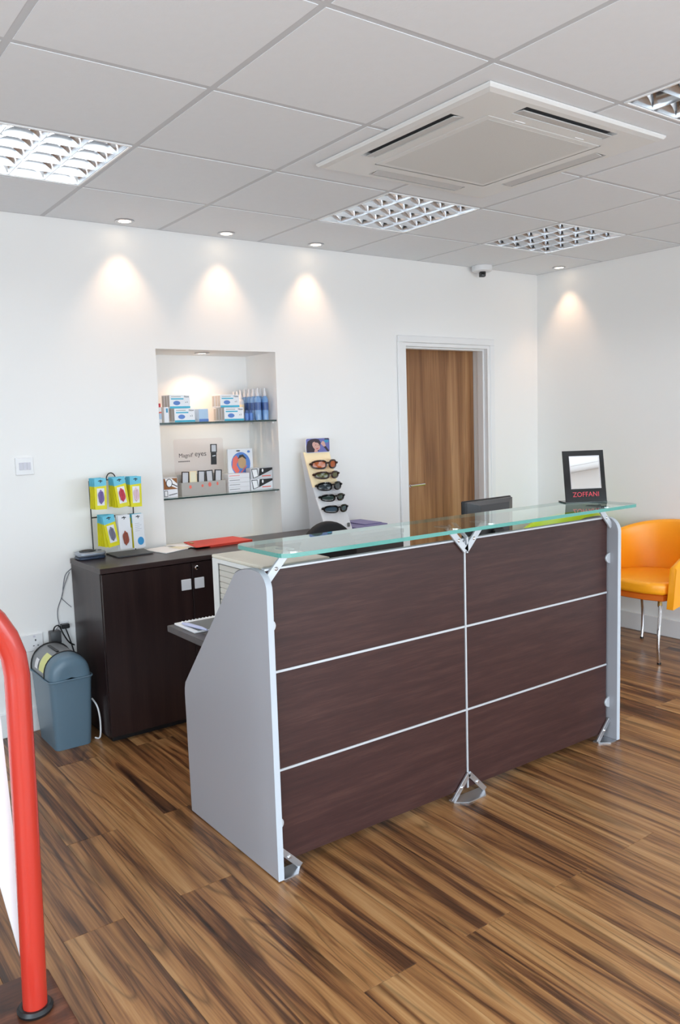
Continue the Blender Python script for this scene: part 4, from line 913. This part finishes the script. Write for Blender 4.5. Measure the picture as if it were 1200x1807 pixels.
    for k, (x, tl, fr, ln, lab) in enumerate([(0.726, 0.06, 'brown_frame', 'mag_lens', 'square magnifier, leftmost in the grey display tray'), (0.776, 0.0, 'cream_card', 'paper_cream', 'cream framed square magnifier, second from left in the grey display tray'), (0.826, 0.05, 'black_plastic', 'mag_lens', 'square black magnifier in the middle of the grey display tray'), (0.880, -0.04, 'black_plastic', 'mag_lens', 'square black magnifier, fourth from left in the grey display tray'), (0.932, 0.07, 'black_plastic', 'mag_lens', 'square black magnifier, rightmost in the grey display tray')]):
        magnifier(x, 0.100, z+0.066, lab, 0.044, 0.068, fr, ln, tl)
    magnifier(0.935, 0.1425, z+0.232, 'black folding magnifier mounted upright beside the header lettering', 0.040, 0.048, 'black_plastic', 'mag_lens', 0.03, None, handle=0.070)
    # blue picture pack
    t = thing('picture_pack', 'white hanging pack with a round blue picture at back of lower shelf', 'pack', (1.09, 0.15, z)); y1 = 0.1494
    build(MB().prism([(1.028, z), (1.195, z), (1.195, z+0.245), (1.028, z+0.245)], 0.150, 0.162, 'y', bevel=0.001), 'card', 'card_white', t)
    b = MB(); c = (1.113, z+0.155); b.mi = 0; b.prism(ell(c[0], c[1], 0.064, 0.070, 26), y1, 0.1499, 'y')
    b.mi = 1; b.prism([(c[0]-0.060, c[1]-0.02), (c[0]-0.052, c[1]+0.035), (c[0]-0.03, c[1]+0.052), (c[0]-0.012, c[1]+0.03), (c[0]-0.03, c[1]-0.005), (c[0]-0.01, c[1]-0.04), (c[0]-0.03, c[1]-0.060)], y1-0.0006, y1-0.0001, 'y')
    b.mi = 2; b.prism(ell(c[0]+0.008, c[1]+0.008, 0.027, 0.036, 18), y1-0.0012, y1-0.0007, 'y'); b.mi = 3; b.prism([(c[0]-0.02, c[1]+0.03), (c[0]-0.008, c[1]+0.052), (c[0]+0.015, c[1]+0.056), (c[0]+0.038, c[1]+0.030), (c[0]+0.030, c[1]+0.028), (c[0]+0.01, c[1]+0.042)], y1-0.0018, y1-0.0013, 'y')
    b.mi = 1; b.prism([(c[0]+0.035, c[1]-0.01), (c[0]+0.042, c[1]-0.01), (c[0]-0.005, c[1]-0.062), (c[0]-0.014, c[1]-0.058)], y1-0.0018, y1-0.0013, 'y')
    b.mi = 3; b.prism(ell(1.098, z+0.233, 0.014, 0.004, 12), y1, 0.1499, 'y'); b.mi = 0; b.prism(ell(1.168, z+0.226, 0.010, 0.007, 12), y1, 0.1499, 'y')
    build(b, 'picture', ['box_blue', 'coral', 'tan', 'ink'], t, smooth=False)
    for k in range(4):
        t = thing('flat_box', ('topmost', 'second', 'third', 'lowest')[k]+' flat white box of the stack before the blue picture pack', 'box', (1.06, 0.11, z+0.0262*(3-k)), 'flat white boxes stacked on the lower shelf'); zz = z+0.0262*(3-k)
        build(MB().box(0.985, 1.126, 0.076, 0.146, zz+0.0002, zz+0.0258, bevel=0.001), 'carton', 'card_white', t)
        b = MB(); b.box(0.992, 1.06, 0.0753, 0.0759, zz+0.013, zz+0.016); build(b, 'print', 'coral' if k == 0 else 'paper_grey', t, smooth=False)
    for k, zz in enumerate((z, z+0.0646)):
        x0 = 1.134+0.002*k
        t = thing('magnifier_carton', ('upper' if k else 'lower')+' black and white magnifier carton at the right end of lower shelf', 'box', (1.20, 0.10, zz), 'magnifier cartons'); build(MB().box(x0, x0+0.150, 0.077, 0.135, zz+0.0002, zz+0.064, bevel=0.001), 'carton', 'box_white' if not k else 'stand_grey', t)
        b = MB(); b.mi = 0; b.prism([(x0+0.052, zz+0.014), (x0+0.060, zz+0.062), (x0+0.148, zz+0.062), (x0+0.148, zz+0.050)], 0.0762, 0.0768, 'y'); b.prism([(x0+0.014, zz+0.004), (x0+0.050, zz+0.014), (x0+0.044, zz+0.060), (x0+0.004, zz+0.060)], 0.0762, 0.0768, 'y')
        b.mi = 1; b.prism([(x0+0.018, zz+0.008), (x0+0.046, zz+0.017), (x0+0.040, zz+0.056), (x0+0.008, zz+0.056)], 0.0755, 0.0761, 'y'); b.prism(ell(x0+0.080, zz+0.048, 0.006, 0.010, 12), 0.0755, 0.0761, 'y'); b.mi = 2; b.box(x0+0.075, x0+0.135, 0.0762, 0.0768, zz+0.012, zz+0.018); build(b, 'front_print', ['black_plastic', 'paper', 'coral'], t, smooth=False)
niche()

# ================================================================== CHAIRS
def tub_chair(cx, cy, label, main, dark, yaw=PI):
    """local frame: chair faces +X before yaw; yaw=PI faces -X"""
    t = thing('tub_chair', label, 'chair', (cx, cy, 0), 'bright tub chairs along the right wall', rz=yaw)
    n = 40; rows_o = []; R, rb = 0.285, 0.285
    def top(a):           # a = angle from the back, 0..~2.25
        u = min(1, abs(a)/2.30); return 0.800-0.02*u-0.185*(u**2.2)
    def bot(a):
        u = min(1, abs(a)/2.30); return 0.400-0.06*(u**3)
    A = [-2.30+4.60*k/n for k in range(n+1)]
    sh = MB(); cols = []
    for a in A:
        dx, dy = -math.cos(a), math.sin(a)
        if abs(a) > PI/2:      # straight arms forward
            e = (abs(a)-PI/2)*0.30; cxp, cyp = e, math.copysign(1, a)*(R-0.02*e/0.2); nx, ny = 0, math.copysign(1, a)
        else: cxp, cyp, nx, ny = dx*R, dy*R, dx, dy
        zt, zb = top(a), bot(a); th = 0.021; fl = 0.018
        prof = []
        for q in range(9):     # outer face bottom->top then inner face down
            v = q/8; prof.append((cxp+nx*(th+fl*v*(1 if abs(a) < PI/2 else 0.6)), cyp+ny*(th+fl*v), zb+(zt-zb-0.018)*v))
        for q in range(1, 6):
            w = PI*q/6; prof.append((cxp+nx*(th*math.cos(w)+fl), cyp+ny*(th*math.cos(w)+fl), zt-0.018+0.018*math.sin(w)))
        for q in range(9):
            v = 1-q/8; prof.append((cxp+nx*(-th+fl*v), cyp+ny*(-th+fl*v), zb+(zt-zb-0.018)*v))
        cols.append(prof)
    sh.grid(cols, closed_u=True)
    for e in (cols[0], cols[-1]):
        tmp = bmesh.new(); tmp.faces.new([tmp.verts.new(p) for p in e]); bmesh.ops.triangulate(tmp, faces=tmp.faces); sh._take(tmp)
    bmesh.ops.remove_doubles(sh.bm, verts=sh.bm.verts, dist=0.0002); bmesh.ops.recalc_face_normals(sh.bm, faces=sh.bm.faces)
    build(sh, 'shell', main, t, local=True, ang=60)
    # seat cushion
    pts = [(-0.235*math.cos(a), 0.245*math.sin(a)) for a in [-PI/2+PI*k/14 for k in range(15)]]+[(0.12, 0.245), (0.225, 0.225), (0.262, 0.12), (0.268, 0), (0.262, -0.12), (0.225, -0.225), (0.12, -0.245)]
    build(MB().prism(pts, 0.415, 0.490, 'z', bevel=0.022, seg=4), 'seat', main, t, local=True, ang=60)
    build(MB().prism([(x*0.93, y*0.95) for x, y in pts], 0.378, 0.414, 'z', bevel=0.004), 'seat_base', dark, t, local=True)
    for sx, sy in ((1, 1), (1, -1), (-1, 1), (-1, -1)):
        fx = 0.205 if sx > 0 else -0.195
        b = MB(); b.tube([(fx*0.80, sy*0.165, 0.378), (fx*0.90, sy*0.180, 0.30), (fx*1.10, sy*0.199, 0.20), (fx*1.13, sy*0.201, 0.10), (fx*1.06, sy*0.198, 0.006)], 0.0105, 12, smooth_n=5)
        lg = build(b, 'leg', 'chrome', t, local=True)
        build(MB().lathe([(0, 0.0005), (0.0115, 0.0005), (0.0115, 0.012), (0, 0.012)], 12, mx=T(fx*1.06, sy*0.198, 0)), 'foot_cap', 'black_plastic', lg, local=True)
        build(MB().lathe([(0.0125, 0.335), (0.014, 0.345), (0.0125, 0.376), (0.013, 0.378)], 12, mx=T(fx*0.83, sy*0.169, 0)), 'collar', 'brass', lg, local=True)
tub_chair(3.215, -1.205, 'orange leather tub chair with chrome legs by the right wall', 'orange_leather', 'orange_dark')
tub_chair(3.215, -0.52, 'lime green tub chair partly hidden behind the reception desk', 'lime_leather', 'lime_dark')

def office_chair():
    t = thing('office_chair', 'black office chair with rounded backrest between desk and cabinets', 'chair', (1.10, -0.90, 0))
    b = MB(); pts = []
    for k in range(21): a = PI*k/20; pts.append((1.105+0.175*math.cos(a), 0.79+0.195*math.sin(a)))
    pts += [(0.95, 0.62), (1.26, 0.62)]; pts = pts[:21]+[(0.955, 0.64), (1.255, 0.64)]
    b.prism(pts, -0.755, -0.705, 'y', bevel=0.014, seg=3); build(b, 'backrest', 'dark_fabric', t, ang=60)
    build(MB().prism(rrect(0.88, 1.33, -1.10, -0.70, 0.10, 6), 0.44, 0.51, 'z', bevel=0.022, seg=3), 'seat', 'dark_fabric', t, ang=60)
    b = MB(); b.tube([(1.105, -0.78, 0.43), (1.105, -0.695, 0.43), (1.105, -0.675, 0.47), (1.105, -0.695, 0.70)], 0.018, 10); build(b, 'back_bracket', 'black_plastic', t)
    b = MB(); b.tube([(1.105, -0.9, 0.09), (1.105, -0.9, 0.439)], 0.025, 14); build(b, 'gas_lift', 'black_plastic', t)
    for k in range(5):
        a = 2*PI*k/5+0.3; ex, ey = 1.105+0.23*math.cos(a), -0.9+0.23*math.sin(a)
        b = MB(); b.tube([(1.105, -0.9, 0.10), (ex, ey, 0.072)], [0.024, 0.014], 8); ar = build(b, 'leg', 'black_plastic', t)
        b = MB(); b.tube([(ex-0.012*math.sin(a), ey+0.012*math.cos(a), 0.0265), (ex+0.012*math.sin(a), ey-0.012*math.cos(a), 0.0265)], 0.026, 14); build(b, 'castor', 'black_plastic', ar)
office_chair()

# ================================================================== WASTE BIN, SWITCHES, CABLES
def waste_bin():
    t = thing('waste_bin', 'blue grey swing-lid waste bin standing beside the dark cabinet', 'bin', (-0.125, -0.215, 0))
    cx = -0.125
    def sec(hw, y0, y1, r, z): return [(cx+x, y, z) for x, y in rrect(-hw, hw, y0, y1, r, 4)]
    rows = [sec(0.084, -0.352, -0.088, 0.022, 0.0006), sec(0.090, -0.362, -0.078, 0.024, 0.10), sec(0.098, -0.374, -0.066, 0.026, 0.30), sec(0.1005, -0.377, -0.063, 0.026, 0.332), sec(0.096, -0.372, -0.068, 0.024, 0.3325), sec(0.080, -0.345, -0.095, 0.02, 0.02)]
    b = MB(); b.grid(rows, closed_u=True); b.prism([(x, y) for x, y, _ in rows[0]], 0.0006, 0.004, 'z')
    build(b, 'body', 'bin_blue', t, ang=50)
    b = MB(); pts = [(x, y, 0.336) for x, y in rrect(cx-0.103, cx+0.103, -0.380, -0.060, 0.028, 4)]; b.tube(pts, 0.0045, 6, closed=True); build(b, 'rim', 'bin_blue', t)
    # hood: rounded front end, barrel top
    def hood(y, sc, z0=0.338): return [(cx+0.098*sc*math.cos(a), y, z0+0.112*sc*(math.sin(a)**0.8 if math.sin(a) > 0 else 0)) for a in [PI*k/18 for k in range(19)]]
    b = MB(); b.grid([hood(-0.372, 0.30), hood(-0.3745, 0.55), hood(-0.372, 0.78), hood(-0.364, 0.92), hood(-0.348, 0.985), hood(-0.330, 1.0), hood(-0.285, 1.0)])
    b.grid([hood(-0.372, 0.30), [(cx, -0.370, 0.345)]*19]); bmesh.ops.remove_doubles(b.bm, verts=b.bm.verts, dist=0.00005)
    build(b, 'hood_front', 'bin_blue', t, ang=60)
    b = MB(); b.grid([hood(-0.2848, 0.985), hood(-0.075, 0.985)]); b.grid([hood(-0.075, 0.985), [(cx, -0.075, 0.34)]*19]); bmesh.ops.remove_doubles(b.bm, verts=b.bm.verts, dist=0.00005); build(b, 'swing_lid', 'bin_lid', t, ang=60)
    for yy in (-0.076, -0.286): build(MB().tube(hood(yy, 1.008), 0.0035, 6), 'lid_edge', 'black_plastic', t)
    hz = lambda a: (cx+0.0975*math.cos(a), 0.338+0.1115*math.sin(a)**0.8)
    b = MB(); a0 = math.radians(102); x, z = hz(a0); b.box(-0.006, 0.006, -0.26, -0.12, -0.001, 0.004, mx=T(x, 0, z) @ RY(-0.10)); build(b, 'lid_slot', 'black_plastic', t)
    def patch(a_lo, a_hi, y0, y1, off=0.001): return [[(cx+(0.0975+off)*math.cos(a), y, 0.338+(0.1115+off)*math.sin(a)**0.8) for a in [math.radians(a_lo+(a_hi-a_lo)*k/8) for k in range(9)]] for y in (y0, y1)]
    b = MB(); b.grid(patch(122, 172, -0.278, -0.200)); build(b, 'yellow_sticker', 'sticker_yellow', t)
    b = MB(); b.grid(patch(148, 172, -0.180, -0.135)); build(b, 'round_sticker', 'card_white', t)
waste_bin()

def wall_plates():
    t = thing('light_switch', 'white square light switch plate on the left of back wall', 'switch', (-0.166, -0.002, 1.32))
    build(MB().box(-0.209, -0.123, -0.010, -0.0006, 1.277, 1.363, bevel=0.003), 'plate', 'plastic_white', t)
    for k in range(3): build(MB().box(-0.192+k*0.0185, -0.175+k*0.0185, -0.0125, -0.0102, 1.302, 1.338, bevel=0.001), 'rocker', 'switch_grey', t)
    t = thing('wall_socket', 'white double socket low on the back wall behind the waste bin', 'socket', (-0.21, -0.002, 0.45))
    build(MB().box(-0.285, -0.139, -0.010, -0.0006, 0.405, 0.492, bevel=0.003), 'plate', 'plastic_white', t)
    for x in (-0.248, -0.176):
        b = MB(); b.box(x-0.003, x+0.003, -0.0108, -0.0102, 0.455, 0.464); b.box(x-0.014, x-0.007, -0.0108, -0.0102, 0.430, 0.434); b.box(x+0.007, x+0.014, -0.0108, -0.0102, 0.430, 0.434); build(b, 'pin_holes', 'black_plastic', t, smooth=False)
        build(MB().box(x-0.010, x+0.000, -0.013, -0.0102, 0.474, 0.484, bevel=0.001), 'rocker', 'switch_grey', t)
    t = thing('power_adapter', 'dark grey plug-in power adapter on the wall above the waste bin', 'adapter', (-0.085, -0.02, 0.46))
    build(MB().box(-0.112, -0.060, -0.052, -0.004, 0.432, 0.494, bevel=0.005, seg=2), 'case', 'monitor_grey', t); build(MB().box(-0.105, -0.067, -0.0038, -0.0006, 0.438, 0.488), 'wall_plate', 'plastic_white', t, smooth=False)
    build(MB().tube([(-0.086, -0.03, 0.431), (-0.086, -0.03, 0.405)], 0.005, 8), 'strain_relief', 'black_plastic', t)
    t = thing('power_adapter', 'small black plug in a white plate between wall and cabinet side', 'adapter', (-0.03, -0.02, 0.50))
    build(MB().box(-0.052, -0.012, -0.040, -0.006, 0.497, 0.519, bevel=0.003), 'case', 'black_plastic', t); build(MB().box(-0.062, -0.008, -0.0058, -0.0006, 0.488, 0.528, bevel=0.002), 'wall_plate', 'plastic_white', t)
    def cable(pts, r, m, label): single(MB().tube(pts, r, 6, smooth_n=6), 'cable', m, label, 'cable', pts[0])
    cable([(0.030, -0.008, 0.795), (-0.006, -0.006, 0.765), (-0.020, -0.006, 0.715), (-0.030, -0.006, 0.662), (-0.055, -0.006, 0.60), (-0.060, -0.007, 0.555), (-0.062, -0.030, 0.52), (-0.080, -0.034, 0.500)], 0.0022, 'cable_grey', 'thin grey cable rising from the wall adapter to the cabinet top')
    cable([(0.014, -0.006, 0.775), (-0.012, -0.009, 0.72), (-0.034, -0.011, 0.655), (-0.020, -0.007, 0.630), (0.012, -0.006, 0.595)], 0.0018, 'cable_grey', 'thin grey cable crossing the other beside the cabinet back edge')
    cable([(-0.098, -0.045, 0.497), (-0.090, -0.055, 0.520), (-0.070, -0.055, 0.520), (-0.050, -0.05, 0.475), (-0.020, -0.03, 0.425), (0.012, -0.012, 0.400)], 0.0036, 'black_plastic', 'thick black lead looping from the grey adapter towards the cabinet')
    cable([(-0.030, -0.030, 0.495), (-0.020, -0.03, 0.46), (-0.004, -0.02, 0.41), (0.010, -0.012, 0.36)], 0.003, 'black_plastic', 'black lead dropping from the small black plug beside the cabinet')
    cable([(-0.012, -0.30, 0.20), (0.004, -0.325, 0.16), (0.010, -0.335, 0.09), (0.006, -0.33, 0.012), (-0.012, -0.31, 0.006)], 0.004, 'plastic_white', 'white cable looping to the floor between bin and cabinet')
wall_plates()

# ================================================================== RED TUBULAR FRAME
def red_frame():
    t = thing('tubular_frame', 'red tubular frame with rounded corner on a dark wood plinth, left foreground', 'frame', (-1.20, -2.08, 0))
    y = -2.085; x = -0.774; xb = -0.792; xl = -1.70; R = 0.25; zt = 1.157
    pts = [(xb, y, 0.047)]+[(xb+(x-xb)*z/0.8, y, z) for z in (0.3, 0.6)]+[(x, y, zt-R)]
    for k in range(1, 9): a = (PI/2)*k/8; pts.append((x-R*(1-math.cos(a)), y, zt-R+R*math.sin(a)))
    for k in range(0, 9): a = (PI/2)*k/8; pts.append((xl+R*(1-math.sin(a)), y, zt-R+R*math.cos(a)))
    pts += [(xl, y, 0.5), (xl, y, 0.047)]
    build(MB().tube(pts, 0.0300, 20), 'tube', 'red_paint', t, ang=60)
    build(MB().prism([(-0.806, 0.16), (-0.790, 0.16), (-0.815, 0.985), (-1.66, 0.985), (-1.66, 0.90), (-0.93, 0.90)], y+0.045, y+0.057, 'y'), 'side_panel', 'plastic_white', t, smooth=False, label='white panel inside the red frame')
    build(MB().prism(rrect(-1.80, -0.718, y-0.22, y+0.155, 0.02), 0.0005, 0.044, 'z', bevel=0.006, seg=2), 'plinth', 'plinth_wood', t, label='dark brown wooden plinth')
    for xx in (xb, xl): build(MB().lathe([(0.0310, 0.0445), (0.042, 0.0445), (0.044, 0.052), (0.038, 0.060), (0.0310, 0.060)], 24, mx=T(xx, y, 0)), 'gasket', 'black_plastic', t)
    rb = MB()
    for k in range(4): rb.tube([(-1.02, y-0.11-0.028*k, 0.051), (-0.83, y-0.11-0.028*k, 0.051)], 0.0095, 8)
    build(rb, 'rubber_ribs', 'monitor_grey', t)
red_frame()
